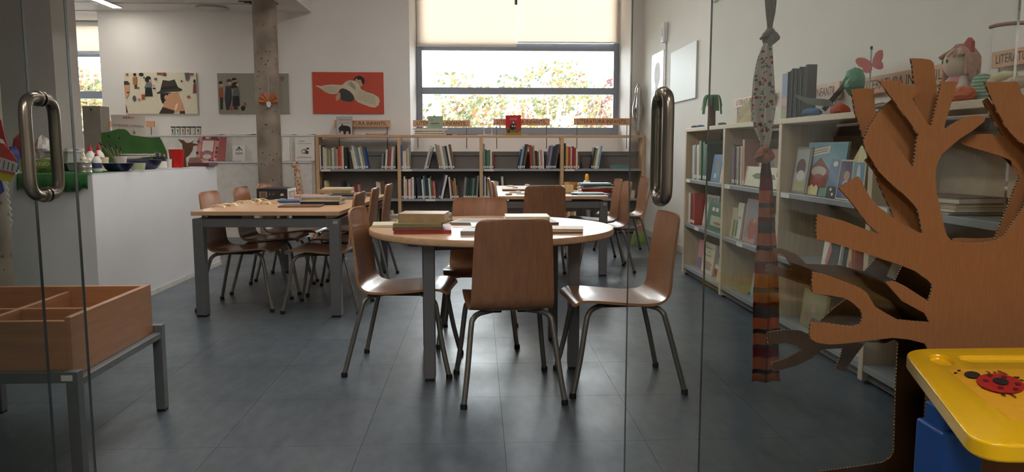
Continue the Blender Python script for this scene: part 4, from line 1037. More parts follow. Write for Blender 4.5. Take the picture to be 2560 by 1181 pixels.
stand_book(1264, 1303, 288, 340, BY + .05, .055, 'red', 'thick red book with small figures standing on the low bookcase', [((186, 34, 32), Rr(0, .45, 1, 1)), ((150, 130, 52), Rr(0, 0, 1, .22)), ((120, 96, 40), E(.5, .25, .5, .12)), (K_, E(.45, .4, .2, .15)), (W_, E(.5, .62, .06, .05)), ((60, 50, 50), E(.5, .5, .18, .1)), (W_, Rr(.4, .42, .48, .48)), (W_, Rr(.55, .42, .62, .48)), ((60, 54, 40), E(.2, .2, .1, .1)), ((150, 60, 50), E(.75, .22, .12, .1)), ((222, 180, 160), Rr(.28, .83, .72, .85)), ((222, 180, 160), Rr(.25, .76, .76, .78))], BH)
def paper_pile(x0, x1, Y, base, n, tot, label, cols, cat='paper', d=.17, rot=.05, name='paper_sheet', top=0):
    cx = (on_y(x0, 338, Y).x + on_y(x1, 338, Y).x) / 2; w = on_y(x1, 338, Y).x - on_y(x0, 338, Y).x
    z = base
    for k in range(n):
        th = tot / n
        rr = random.uniform(-rot, rot); dx = random.uniform(-.012, .012); ww = w * random.uniform(.82, 1.0)
        col = cols[k % len(cols)]
        lying_book((cx + dx, Y, z), rr, ww, d, th, col, '%s %s, layer %s' % (CW.get(col, col), label, ['at the bottom', 'second from the bottom', 'third from the bottom', 'fourth from the bottom', 'fifth from the bottom', 'sixth from the bottom', 'seventh from the bottom'][k]) if n > 1 else '%s %s' % (CW.get(col, col), label), None)
        z += th + .0004
paper_pile(1033, 1118, BY + .11, BH, 6, .076, 'booklet in the pile under the pale green book', S('cream tan white grey white cream'))
paper_pile(808, 858, BY + .15, BH, 1, .008, 'folded papers behind the elephant book', S('cream'))
paper_pile(862, 908, BY + .12, BH, 1, .006, 'booklet flat beside the elephant book', S('pink'))
paper_pile(915, 968, BY + .11, BH, 3, .026, 'booklet in the pile under the first sign', S('tan pink white'))
paper_pile(1118, 1136, BY + .1, BH, 1, .014, 'small flat box beside the green book pile', S('darkred'))
paper_pile(1140, 1198, BY + .1, BH, 1, .006, 'leaflet flat between the green and red books', S('brown'))
paper_pile(1317, 1368, BY + .1, BH, 1, .006, 'leaflet flat right of the red book', S('grey'))
# small white wire stand
p = on_y(1220, 339, BY + .1)
t = thing('wire_stand', 'small white wire book stand on the low bookcase left of the red book', 'stand', (p.x, BY + .1, BH))
w = .03
for dx in (-.05, .05): build(MB().tube(smooth_path([(p.x + dx * .6, BY + .14, BH + .004), (p.x + dx, BY + .05, BH + .004), (p.x + dx, BY + .04, BH + .03)], 4), .003, 6), 'foot_wire', M_WHITE, t, smooth=40)
build(MB().tube([(p.x - .05, BY + .05, BH + .004), (p.x + .05, BY + .05, BH + .004)], .003, 6), 'cross_wire', M_WHITE, t)
build(MB().tube(smooth_path([(p.x - .04, BY + .14, BH + .004), (p.x - .045, BY + .15, BH + .12), (p.x + .045, BY + .15, BH + .12), (p.x + .04, BY + .14, BH + .004)], 4), .003, 6), 'back_wire', M_WHITE, t, smooth=40)
# foil balloon
p = on_y(1594, 339, BY + .12)
t = thing('foil_balloon', 'tall silver foil balloon standing in the wall corner', 'balloon', (p.x, BY + .12, BH))
mb = MB(); prof = []
H_ = on_y(1594, 214, BY + .12).z - BH
for i in range(17):
    q = i / 16; r = .072 * math.sin(PI * min(1, max(.02, q * .96 + .02))) ** .45 * (.88 + .12 * math.cos(q * PI * 4)); prof.append((max(.004, r), q * H_))
mb.lathe(prof, 24, (p.x, BY + .12, BH), ex=.75)
M_FOIL = mat('silver_foil', (200, 198, 194), .12, metal=1.0, var=.05, scale=12, bump=.9)
b = build(mb, 'foil_body', M_FOIL, t, smooth=60)
build(MB().lathe([(.004, 0), (.018, .008), (.012, .02), (.004, .03)], 10, (p.x, BY + .12, BH + H_ - .004)), 'neck_tab', M_FOIL, t, smooth=60)
mb = MB().tube([(p.x - .02, BY + .066, BH + H_ * (.1 + .8 * i / 10)) for i in range(11)], [.006 + .008 * math.sin(PI * i / 10) for i in range(11)], 8)
build(mb, 'foil_seam', M_FOIL, b, smooth=60)

# ================================================================ THINGS ON THE DISPLAY COUNTERS
def leaflet(x0, x1, y0, y1, Y, label, shapes, m=None, lean=.03):
    A = on_y(x0, y1, Y); B = on_y(x1, y0, Y)
    t = thing('leaflet', label, 'leaflet', ((A.x + B.x) / 2, Y, A.z))
    pts = [(A.x, Y, A.z), (B.x, Y, A.z), (B.x, Y + lean, B.z), (A.x, Y + lean, B.z)]
    build(MB().prism(pts, (0, .003, 0)), 'sheet', m or M_PAPER, t)
    if shapes: art('printed_page', t, (A.x, Y, A.z), (B.x - A.x, 0, 0), (0, lean, B.z - A.z), (0, -1, .1), shapes, step=.0006)
    return t, A, B
yl = 403
leaflet(581, 611, 364, yl, 9.12, 'white sheet with a dark triangular mark leaning behind the column', [(K_, [(.25, .66), (.52, .95), (.8, .66), (.72, .66), (.52, .86), (.34, .66)]), (K_, Rr(.5, .62, .55, .86)), ((130, 124, 118), Rr(.24, .48, .84, .54)), ((160, 152, 146), Rr(.24, .4, .8, .43))])
leaflet(706, 722, 343, yl, 9.14, 'narrow blank white sheet beside the column', None)
leaflet(738, 784, 343, yl, 9.13, 'white sheet with a small pot drawing and ruled lines', [((110, 104, 98), Rr(.2, .82, .5, .84)), ((130, 124, 118), Rr(.1, .72, .85, .735)), ((120, 112, 104), E(.48, .4, .16, .1)), (W_, E(.44, .4, .08, .06)), ((70, 62, 58), E(.66, .52, .08, .04)), ((70, 62, 58), Rr(.56, .3, .7, .42)), ((130, 124, 118), Rr(.1, .15, .85, .165))])
# flowered frame box
A = on_y(489, 405, 9.06); B = on_y(545, 343, 9.06)
t = thing('storybook_display', 'pink flowered storybook standing on the display counter', 'book', ((A.x + B.x) / 2, 9.06, hl))
build(MB().prism([(A.x, 9.05, hl), (B.x - .02, 9.05, hl), (B.x, 9.12, B.z), (A.x + .02, 9.12, B.z)], (0, .03, 0)), 'body', flat((196, 128, 120)), t)
build(MB().prism([(B.x - .02, 9.05, hl), (B.x + .05, 9.1, hl), (B.x + .06, 9.17, B.z), (B.x, 9.12, B.z)], (0, .01, 0)), 'side_cover', flat((186, 104, 100)), t)
sh = [((204, 140, 132), Rr(.0, .0, 1, 1)), ((176, 70, 80), Rr(.2, .1, .8, .9)), ((222, 206, 196), Rr(.24, .4, .76, .86)), ((150, 110, 110), E(.5, .26, .27, .2)), ((206, 190, 180), E(.52, .2, .2, .1))]
rn = random.Random(5)
for k in range(26):
    a = rn.uniform(0, 2 * PI); r = .44
    u, v = .5 + r * max(-1, min(1, 1.3 * math.cos(a))), .5 + .46 * max(-1, min(1, 1.3 * math.sin(a)))
    sh.append((rn.choice([(90, 60, 84), (70, 74, 100), (214, 190, 180), (150, 50, 70)]), E(u, v, .06, .05)))
art('printed_cover', t, (A.x, 9.05, hl), (B.x - A.x - .02, 0, 0), (.02, .07, B.z - hl), (0, -1, .2), sh, step=.0006)
# papers hanging over the ledge edge
def sheet_on(x0, x1, Y, z, d, col, label, name='paper_sheet', curl=.01):
    X0, X1 = on_y(x0, 340, Y).x, on_y(x1, 340, Y).x
    mb = MB(); n = 6
    for i in range(n + 1):
        for k, yy in enumerate((Y - d / 2, Y + d / 2)):
            mb.v.append((X0 + (X1 - X0) * i / n, yy, z + .001 + curl * (abs(i - 3) / 3) ** 2 * (1 if k == 0 else .6)))
    for i in range(n): mb.f.append((2 * i, 2 * i + 2, 2 * i + 3, 2 * i + 1)); mb.m.append(0)
    o = build(mb, name, flat(col), None, smooth=60); s_ = o.modifiers.new('s', 'SOLIDIFY'); s_.thickness = .0015; s_.offset = 1
    tag(o, label, 'paper')
sheet_on(508, 562, 9.28, hu, .16, (222, 224, 222), 'white paper sheet on the ledge over the flowered storybook')
sheet_on(578, 642, 9.3, hu, .16, (34, 32, 32), 'black folder lying on the ledge left of the column')
sheet_on(706, 740, 9.3, hu, .14, (60, 54, 50), 'dark sheet lying on the ledge right of the column', curl=.006)
sheet_on(742, 788, 9.3, hu, .14, (200, 190, 176), 'cream sheet lying on the ledge beside the low bookcase', curl=.012)
sheet_on(712, 788, 9.1, hl, .12, (190, 130, 110), 'flat pinkish paper on the display counter beside the low bookcase', curl=.006)
sheet_on(545, 600, 9.08, hl, .12, (96, 92, 86), 'dark flat paper on the display counter before the triangle sheet', curl=.004)
# six drawn paper cups
for k, x in enumerate((434, 447, 460, 472.5, 485, 498)):
    p = on_y(x, 338, 9.34)
    t = thing('glass_jar', ['small decorated glass jar at the window end of the jar row', 'small decorated jar with teal drawing, second in the jar row', 'small decorated jar with brown drawing, third in the jar row', 'small decorated jar with red drawing, fourth in the jar row', 'small decorated jar with pale drawing, fifth in the jar row', 'small decorated jar standing apart at the column end of the row'][k], 'jar', (p.x, 9.34, hu), 0, 'row of jars on the ledge')
    build(MB().lathe([(.02, 0), (.023, .01), (.025, .09)], 16, (p.x, 9.34, hu)), 'body', mat('jar_glass', (186, 192, 186), .25, var=.04), t, smooth=40)
    build(MB().lathe([(.027, .09), (.027, .102), (.024, .104)], 16, (p.x, 9.34, hu)), 'lid', M_DARK, t, smooth=40)
    c = [(50, 60, 70), (60, 110, 120), (140, 90, 60), (160, 80, 60), (196, 176, 150), (40, 40, 46)][k]
    art('printed_drawing', t, (p.x - .016, 9.34 - .026, hu + .02), (.032, 0, 0), (0, 0, .06), (0, -1, 0), [(W_, Rr(0, 0, 1, 1)), (c, E(.5, .6, .3, .3)), (c, Rr(.2, .05, .8, .2))])
# giraffe
p = on_y(742, 440, 8.75)
t = thing('giraffe_toy', 'slender spotted toy giraffe standing right of the concrete column', 'toy', (p.x, 8.75, 0))
def spot_mat():
    m, nt, b_ = _new('giraffe_spots'); N, L = nt.nodes, nt.links
    g = N.new('ShaderNodeNewGeometry'); vo = N.new('ShaderNodeTexVoronoi'); vo.feature = 'DISTANCE_TO_EDGE'; vo.inputs['Scale'].default_value = 26
    L.new(g.outputs['Position'], vo.inputs['Vector']); rp = N.new('ShaderNodeValToRGB'); e = rp.color_ramp.elements
    e[0].position = .07; e[0].color = lin((214, 196, 168)); e[1].position = .12; e[1].color = lin((176, 112, 80))
    L.new(vo.outputs['Distance'], rp.inputs['Fac']); L.new(rp.outputs[0], b_.inputs['Base Color']); b_.inputs['Roughness'].default_value = .8
    return m
M_SPOT = spot_mat()
zh = on_y(742, 412, 8.75).z
nk = smooth_path([(p.x + .03, 8.75, .42), (p.x + .02, 8.75, .55), (p.x + .008, 8.75, .72), (p.x, 8.75, zh - .02), (p.x - .012, 8.75, zh), (p.x - .05, 8.75, zh - .025)], 4)
build(MB().tube(nk, [.05 - .026 * min(1, i / 14) for i in range(len(nk) - 3)] + [.02, .017, .012], 12), 'neck', M_SPOT, t, smooth=60)
build(MB().ball((p.x + .09, 8.75, .42), .13, .065, .085), 'body', M_SPOT, t, smooth=60)
for dx in (0, .17):
    for dy in (-.035, .035): build(MB().tube([(p.x + .01 + dx, 8.75 + dy, 0), (p.x + .01 + dx, 8.75 + dy, .4)], [.014, .022], 10), 'leg', M_SPOT, t, smooth=40)
for dy in (-.012, .012): build(MB().tube([(p.x, 8.75 + dy, zh), (p.x + .008, 8.75 + dy, zh + .03)], [.004, .006], 6), 'horn', mat('horn_brown', (90, 66, 50), .7), t)
# butterfly on the column
p = on_y(671, 256, 8.85 - .17)
t = thing('paper_butterfly', 'folded orange paper butterfly hanging against the concrete column', 'decoration', tuple(p))
mo = flat((186, 112, 70))
for s in (-1, 1):
    mb = MB()
    for k in range(6):
        a0 = math.radians(-18 + 16 * k); a1 = math.radians(-18 + 16 * (k + 1)); r = .105
        q0 = Vector((s * r * math.cos(a0), -.02 if k % 2 else .01, r * math.sin(a0) + .01)); q1 = Vector((s * r * math.cos(a1), .01 if k % 2 else -.02, r * math.sin(a1) + .01))
        mb.add([p, p + q0, p + q1], [(0, 1, 2)])
    o = build(mb, 'wing', mo, t); m_ = o.modifiers.new('s', 'SOLIDIFY'); m_.thickness = .001
build(MB().prism([p + Vector(q) for q in ((-.02, -.02, .0), (.02, -.02, .01), (.035, -.02, -.02), (.015, -.02, -.06), (-.012, -.02, -.05))], (0, .003, 0)), 'paper_body', M_PAPER, t)
build(MB().tube([(p.x, p.y, p.z), (p.x, p.y + .02, p.z + .12), (p.x, p.y + .035, p.z + .3)], .001, 4), 'thread', M_WHITE, t)

# ================================================================ THINGS ON THE PAINT COUNTER
def pos(x, Y, z=HC): return Vector((on_y(x, 420, Y).x, Y, z + .0045))
def pot(name, x, Y, wpx, hpx, prof, m, label, cat, z=HC, parts=None, n=24):
    """prof: list of (r fraction, z fraction)"""
    p = pos(x, Y, z); r = px_w(wpx, Y) / 2; h = px_w(hpx, Y)
    o = build(MB().lathe([(a * r, b * h) for a, b in prof], n, p), name, m, None, smooth=40)
    tag(o, label, cat); return o, p, r, h
BOWL = [(.62, 0), (.8, .3), (1, 1), (.93, .98), (.74, .35), (.3, .12)]
TUB = [(.82, 0), (1, .97), (1, 1), (.94, 1), (.78, .06), (.2, .05)]
mw = mat('white_plastic', (226, 222, 214), .4, var=.03); mnv = mat('navy_enamel', (30, 38, 72), .3, var=.08); mcr = mat('cream_plastic2', (210, 206, 178), .45)
pot('paint_bowl', 296, 5.15, 72, 19, BOWL, mnv, 'navy blue bowl under the tub of brushes on the paint counter', 'bowl')
pot('plastic_tub', 346, 5.36, 34, 17, TUB, mat('pale_green_plastic', (190, 204, 162), .45), 'pale green plastic tub at the edge of the paint counter', 'tub')
pot('plastic_tub', 404, 5.98, 34, 16, TUB, mw, 'low white plastic tub between the blue bowl and the red cup', 'tub')
pot('paper_cup', 424, 5.88, 12, 22, TUB, mw, 'narrow white cup beside the red cup', 'cup')
pot('paint_cup', 443, 6.1, 36, 44, [(.78, 0), (1, .97), (1.02, 1), (.93, 1), (.76, .1), (.2, .08)], mat('red_plastic', (196, 30, 26), .35, var=.05), 'tall bright red plastic cup on the paint counter', 'cup')
pot('metal_tin', 211, 4.80, 34, 26, [(.97, 0), (1, .04), (.97, .1), (.97, .45), (1, .5), (.97, .55), (.97, .92), (1, .96), (.94, 1), (.9, .94), (.2, .92)], mat('tin_metal', (176, 172, 164), .3, metal=.7), 'round ribbed tin at the near corner of the paint counter', 'tin')
pot('paint_bowl', 360, 5.66, 86, 22, BOWL, mnv, 'navy blue bowl under the white plates on the paint counter', 'bowl')
# plates
for k in range(2):
    o, p, r, h = pot('white_plate', 346, 5.62, 80, 9, [(.55, 0), (.62, .1), (1, .9), (1, 1), (.9, .8), (.6, .3), (.1, .25)], mw, ['lower white plate of the pair on the navy bowl', 'upper white plate of the pair on the navy bowl, tilted'][k], 'plate', HC + .068 + .014 * k)
    if k: o.rotation_euler = (0, 0, 0)
# brush tub
t = thing('brush_tub', 'white tub holding paint brushes on the navy bowl', 'tub', pos(301, 5.15, HC + .035))
p = pos(301, 5.15, HC + .045); r = .044
build(MB().lathe([(.8 * r, 0), (r, .05), (.94 * r, .05), (.75 * r, .01), (.1 * r, .008)], 20, p), 'tub', mw, t, smooth=40)
mbr = wood('brush_wood', (140, 104, 70), .5)
tops = [(-.1, .12), (-.075, .105), (-.05, .11), (-.02, .1), (.0, .085)]
for k, (dx, dz) in enumerate(tops):
    bq = p + Vector((dx * .25, .004 * (k - 2), .012)); e = p + Vector((dx, .01 * (k - 2), dz))
    br = build(MB().tube([bq, e], [.0035, .0025], 7), 'brush_handle', mbr, t, smooth=40)
    d = (e - bq).normalized()
    build(MB().tube([e, e + d * .012, e + d * .03], [.004, .006, .002], 8), 'bristles', M_BLACK, br, smooth=40)
# glue bottles
def glue(x, Y, hpx, wpx, label, z=HC):
    p = pos(x, Y, z); h = px_w(hpx, Y); r = px_w(wpx, Y) / 2
    t = thing('glue_bottle', label, 'bottle', p)
    build(MB().lathe([(r * .95, 0), (r, .05 * h), (r, .5 * h), (r * .8, .62 * h), (r * .4, .72 * h), (r * .36, .76 * h)], 20, p), 'body', mw, t, smooth=50)
    build(MB().lathe([(r * .42, .75 * h), (r * .38, .84 * h), (r * .2, .86 * h), (r * .12, h)], 14, p), 'red_cap', mat('red_cap', (196, 44, 38), .4), t, smooth=50)
    build(MB().lathe([(r * 1.01, .16 * h), (r * 1.01, .42 * h)], 20, p), 'label_band', mat('label_blue', (60, 70, 110), .5), t, smooth=40)
glue(228, 5.35, 62, 25, 'white glue bottle with red nozzle nearest the pillar')
glue(249, 5.6, 62, 25, 'white glue bottle with red nozzle beside the brush tub')
glue(243, 5.0, 50, 22, 'shorter white glue bottle with red nozzle in front of the other two')
# marker basket
p = pos(400, 6.15)
t = thing('marker_basket', 'dark basket full of coloured markers on the paint counter', 'basket', p)
r = .048
build(MB().lathe([(.85 * r, 0), (r, .085), (.93 * r, .085), (.8 * r, .01), (.1 * r, .008)], 18, p), 'basket', mat('dark_blue_basket', (40, 40, 62), .5), t, smooth=40)
rn = random.Random(9)
for k, c in enumerate([(180, 50, 50), (60, 130, 90), (60, 80, 150), (220, 190, 80), (210, 120, 150), (70, 150, 150), (200, 200, 196), (190, 80, 50), (90, 60, 120), (60, 110, 60)]):
    a = k * 2.4; rr = .012 + .02 * rn.random()
    b0 = p + Vector((rr * .5 * math.cos(a), rr * .5 * math.sin(a), .015)); e = p + Vector((rr * 1.5 * math.cos(a), rr * 1.5 * math.sin(a), .1 + .025 * rn.random()))
    build(MB().tube([b0, e], .005, 8), 'marker', flat(c, .4), t, smooth=40)
# green hill board
Y = 6.35; A = [on_y(x, y, Y) for x, y in ((252, 332), (270, 330), (283, 326), (296, 322.5), (310, 323), (317, 327), (327, 338), (350, 341), (376, 344), (398, 343), (404, 352), (413, 372), (416, 378))]
t = thing('green_hill_cutout', 'green painted hill-shaped board standing on the paint counter', 'board', (A[6].x, Y, HC))
build(MB().prism([(A[0].x, Y, HC + .001)] + [tuple(q) for q in A] + [(A[-1].x + .01, Y, HC + .001)], (0, .012, 0)), 'board', mat('green_paint', (58, 100, 44), .6, var=.2, scale=8), t)
for x, y in ((272, 341), (299, 345)):
    q = on_y(x, y, Y)
    build(MB().lathe([(.008, 0), (.008, .002)], 10, (0, 0, 0), T=Matrix.Translation((q.x, Y - .002, q.z)) @ Matrix.Rotation(PI / 2, 4, 'X')), 'eye_dot', M_INK, t)
build(MB().box(A[6].x - .03, A[6].x + .03, Y + .012, Y + .08, HC + .001, HC + .05), 'support', mat('board_support', (120, 96, 70), .7), t)
# grey box panel and poster
Y = 6.55; a, b = on_y(205, 265, Y), on_y(249, 265, Y)
o = thing('magazine_file', 'tall grey cardboard file box standing beside the pillar', 'box', ((a.x + b.x) / 2, Y, HC))
link('box', bool_cut(MB().box(a.x, b.x, Y, Y + .16, HC + .001, a.z), MB().lathe([(.01, -.03), (.01, .03)], 14, T=Matrix.Translation(((a.x + b.x) / 2, Y, a.z - .03)) @ Matrix.Rotation(PI / 2, 4, 'X')), 'box', [mat('grey_card', (150, 142, 132), .8)], None), o)
Y = 6.7; a, b = on_y(271, 286, Y), on_y(358, 289, Y)
t = thing('poster', 'white NOVIDADES LITERARIAS poster behind the green hill board', 'poster', ((a.x + b.x) / 2, Y, HC))
pts = [(a.x + .04, Y, HC + .001), (b.x + .02, Y, HC + .001), (b.x, Y + .04, b.z), (a.x, Y + .04, a.z)]
build(MB().prism(pts, (0, .003, 0)), 'sheet', mat('pink_white_paper', (232, 218, 208), .8, var=.02), t)
zz = on_y(310, 312, Y).z
lettering(t, 'NOVIDADES LITERÁRIAS', (on_y(279, 312, Y).x, Y + .015, zz - .012), Vector((1, 0, -.05)).normalized(), (0, 0, 1), (0, -1, 0), flat((90, 70, 70)), width=px_w(74, Y), height=px_w(7, Y))
q = on_y(302, 296, Y)
art('printed_skyline', t, (q.x, Y + .028, q.z), (px_w(28, Y), 0, 0), (0, 0, px_w(7, Y)), (0, -1, 0), [((196, 110, 110), Rr(0, 0, 1, .2)), ((196, 110, 110), Rr(.1, .2, .2, .7)), ((196, 110, 110), [(.25, .2), (.35, 1), (.45, .2)]), ((196, 110, 110), Rr(.5, .2, .58, .9)), ((196, 110, 110), Rr(.62, .2, .7, .6)), ((196, 110, 110), Rr(.92, .2, .96, .8))])
q = on_y(331, 333, Y)
art('printed_logo', t, (q.x - .01, Y + .006, q.z - .02), (px_w(9, Y), 0, 0), (0, 0, px_w(16, Y)), (0, -1, 0), [((100, 90, 90), [(.1, 0), (.2, 0), (.7, 1), (.6, 1)]), ((130, 110, 100), Rr(.55, .2, 1, .6))])
# antler cutout and dark red box
Y = 6.22; P_ = [(452, 420), (466, 418), (464, 396), (472, 390), (480, 378), (483, 366), (497, 365), (491, 361), (480, 359), (484, 352), (478, 357), (468, 359), (462, 356), (459, 352), (444, 349), (455, 361), (457, 376), (459, 394)]
t = thing('antler_cutout', 'brown cardboard cutout of an antlered head on the paint counter', 'cutout', pos(458, Y))
build(MB().prism([tuple(on_y(x, y - 1, Y)) for x, y in P_], (0, .008, 0)), 'cutout', mat('brown_card', (98, 74, 54), .8), t)
build(MB().box(on_y(448, 420, Y).x, on_y(470, 420, Y).x, Y - .03, Y + .04, HC + .0045, HC + .012), 'base', mat('brown_card', (98, 74, 54), .8), t)
a, b = on_y(470, 410, 6.6), on_y(522, 410, 6.6)
t = thing('flat_box', 'dark red flat box at the far end of the paint counter', 'box', ((a.x + b.x) / 2, 6.7, HC))
build(MB().box(a.x, b.x, 6.6, 6.82, HC + .001, HC + .03), 'box', mat('maroon_card', (92, 40, 40), .6), t, bevel=.002)
build(MB().prism([(a.x, 6.6, HC + .032), (b.x - .05, 6.6, HC + .034), (b.x - .12, 6.7, HC + .075), (a.x - .02, 6.7, HC + .07)], (0, .0, .004)), 'lid_flap', mat('brown_card2', (110, 80, 66), .7), t)
# left part behind the glass: green bag, trays, tissue, jars
Y = 4.82; a, b = on_y(48, 400, Y), on_y(131, 400, Y)
t = thing('green_bag', 'lime green packet with GREEN printed upside down on the paint counter', 'packet', ((a.x + b.x) / 2, Y, HC))
mb = MB(); n = 8
for i in range(n + 1):
    for z, yy in ((HC + .005, 0), (HC + .04, -.012), (HC + .085, .0), (HC + .09, .05), (HC + .005, .12)):
        mb.v.append((a.x + (b.x - a.x) * i / n, Y + yy + .006 * math.sin(i * 2.1), z + .004 * math.sin(i * 1.3)))
for i in range(n):
    for k in range(4): mb.f.append((i * 5 + k, i * 5 + 5 + k, i * 5 + 6 + k, i * 5 + 1 + k)); mb.m.append(0)
build(mb, 'packet', mat('lime_plastic', (134, 150, 66), .4, var=.15), t, smooth=60)
lettering(t, 'GREEN', (on_y(127, 415, Y).x, Y - .017, HC + .068), (-1, 0, 0), (0, 0, -1), (0, -1, 0), M_PAPER, width=px_w(46, Y), height=px_w(9, Y))
build(MB().box(a.x + .12, b.x - .03, Y - .014, Y - .0128, HC + .018, HC + .03), 'printed_band', mat('olive_print', (80, 92, 40), .5), t)
for k, (x0, x1, z0, h, c, nm) in enumerate([(104, 160, .0, .045, (34, 34, 38), 'black tray behind the lime green packet'), (166, 192, .0, .05, (150, 146, 140), 'low grey metal tin behind the door handle'), (112, 172, .05, .075, (150, 146, 142), 'grey plastic crate of supplies behind the door handle')]):
    Yk = 5.1; a, b = on_y(x0, 400, Yk), on_y(x1, 400, Yk); zb = HC + .005 + z0
    o = thing('supply_tray', nm, 'tray', ((a.x + b.x) / 2, Yk, zb))
    build(MB().prism([(a.x + .01, Yk, zb), (b.x - .01, Yk, zb), (b.x, Yk - .008, zb + h), (a.x, Yk - .008, zb + h)], (0, .16, 0)), 'body', flat(c, .5), o, bevel=.004)
    build(MB().box(a.x - .006, b.x + .006, Yk - .014, Yk + .155, zb + h, zb + h + .008), 'rim', flat(tuple(min(255, v + 20) for v in c), .5), o, bevel=.002)
def crumple(name, x, y, w, h, Y, m, label, cat, seed):
    rn = random.Random(seed); p = on_y(x, y, Y); mb = MB().ball((0, 0, 0), 1, 1, 1, nu=12, nv=8)
    vs = []
    for v in mb.v:
        k = rn.uniform(.72, 1.12); vs.append((p.x + v[0] * k * px_w(w, Y) / 2, p.y + v[1] * k * .06, p.z + v[2] * k * px_w(h, Y) / 2))
    mb.v = vs
    o = build(mb, name, m, None); tag(o, label, cat)
mred = mat('red_crepe', (150, 50, 48), .8, var=.15); mblu = mat('blue_starred_paper', (46, 60, 130), .7, var=.3, scale=40)
crumple('crepe_paper', 58, 382, 44, 86, 5.12, mred, 'crumpled red crepe paper behind the paper kite', 'paper', 1)
crumple('crepe_paper', 34, 398, 26, 62, 4.95, mblu, 'crumpled blue speckled paper behind the paper kite', 'paper', 2)
crumple('plastic_bag', 108, 372, 36, 62, 5.2, mat('clear_bag', (190, 180, 176), .4, var=.15), 'crumpled clear bag with coloured scraps inside the door handle loop', 'bag', 3)
crumple('crepe_paper', 10, 405, 30, 44, 5.1, mred, 'dark red crumpled paper at the end of the paint counter', 'paper', 4)
for k, x in enumerate((176, 203)):
    p = pos(x, 5.4); t = thing('glass_jar', ['clear glass jar behind the glass door edge', 'clear glass jar with brushes near the pillar'][k], 'jar', p)
    build(MB().lathe([(.028, 0), (.03, .01), (.03, .1), (.024, .115), (.024, .13)], 18, p), 'body', mat('pale_jar', (176, 168, 140), .2, var=.06), t, smooth=40)
    build(MB().lathe([(.026, .128), (.026, .146), (.02, .148)], 18, p), 'lid', mat('jar_lid', (196, 190, 180), .4), t, smooth=40)
p = pos(262, 5.5)
pot('paper_cup', 262, 5.5, 20, 30, TUB, mat('cream_cup', (214, 196, 170), .6), 'cream cup behind the glue bottles', 'cup')
crumple('modelling_clay', 216, 405, 30, 24, 5.05, mat('white_clay', (206, 198, 184), .8), 'lump of white modelling clay before the glue bottles', 'clay', 6)
# hanging paper kite at the left edge
Y = 3.9
t = thing('paper_kite', 'hanging paper decoration of red, striped, yellow and blue pieces with a white streamer', 'decoration', tuple(on_y(10, 400, Y)))
def kp(name, pts, c, dy=0): build(MB().prism([tuple(on_y(x, y, Y + dy)) for x, y in pts], (0, .004, 0)), name, c if not isinstance(c, tuple) else flat(c), t)
kp('red_ribbon', [(-30, 290), (2, 300), (9, 330), (14, 352), (24, 378), (8, 350), (-30, 330)], (176, 40, 44), .03)
kp('red_tissue', [(-30, 350), (10, 360), (28, 380), (42, 402), (20, 412), (-30, 400)], (190, 66, 66), .015)
kp('striped_band', [(-30, 388), (8, 396), (44, 410), (38, 432), (-30, 418)], (200, 196, 192))
for k in range(5): kp('stripe', [(-12 + 11 * k, 396 + 3.2 * k), (-10.5 + 11 * k, 396.5 + 3.2 * k), (-14 + 11 * k, 418 + 2.5 * k), (-15.5 + 11 * k, 417.5 + 2.5 * k)], (70, 66, 70), -.003)
kp('pink_band', [(-30, 418), (38, 432), (36, 438), (-30, 424)], (190, 90, 84), -.001)
kp('yellow_band', [(-30, 424), (36, 438), (24, 456), (-30, 444)], (210, 196, 60), .004)
kp('blue_band', [(-30, 446), (4, 452), (11, 478), (0, 487), (-30, 480)], (60, 76, 160), .01)
st = []
for i in range(30):
    q = i / 29; st.append(on_y(16 + 14 * q + 3.0 * math.sin(i * 1.5), 454 + 112 * q, Y + .002))
build(MB().tube(st, .0032, 5), 'streamer', M_PAPER, t)
build(MB().tube([on_y(-10, 295, Y), Vector((on_y(-10, 295, Y).x, Y, ZS))], .0015, 5), 'thread', M_WHITE, t)
# ================================================================ THINGS ON THE TABLES
def on_t(x, y): return on_z(x, y, HT)
def stack(items, grp):
    for (loc, rot, w, d, t_, c, lab) in items: lying_book(loc, rot, w, d, t_, c, lab, grp)
q = on_t(1064, 566)
Z0 = HT + .0005
stack([((q.x + .005, 3.50, Z0), .04, .255, .26, .016, 'red', 'large red hardback at the bottom of the stack on the round table'),
       ((q.x - .015, 3.48, Z0 + .0165), .02, .215, .24, .014, 'brown', 'brown book lying on the red hardback'),
       ((q.x - .012, 3.49, Z0 + .031), -.02, .215, .22, .014, 'olive', 'olive yellow book in the middle of the round table stack'),
       ((q.x + .01, 3.50, Z0 + .0455), -.10, .21, .17, .040, 'tan', 'thick tan book on top of the stack on the round table')], 'book stack on the round table')
q = on_t(985, 566)
lying_book((q.x - .02, 3.74, Z0), .1, .17, .18, .012, 'cream', 'cream yellow book sticking out left of the round table stack')
q = on_t(1068, 543)
lying_book((q.x, 3.93, Z0), -.25, .25, .26, .022, 'tan', 'wide tan book lying behind the thick book on the round table')
lying_book((q.x - .01, 3.95, Z0 + .0225), -.4, .24, .24, .018, 'grey', 'grey printed book on top of the wide tan book')
q = on_t(1182, 545)
t = lying_book((q.x + .03, 3.87, Z0), -.2, .24, .24, .012, 'grey', 'thin grey map booklet lying in the middle of the round table')
art('printed_page', t, (-.12, -.11, .012), (.24, 0, 0), (0, .22, 0), (0, 0, 1), [((196, 190, 180), Rr(.02, .02, .98, .98)), ((120, 116, 112), Rr(.1, .6, .9, .68)), ((140, 134, 128), Rr(.1, .4, .8, .46)), ((130, 124, 118), Rr(.1, .2, .85, .26))], world=False)
q = on_t(1310, 548)
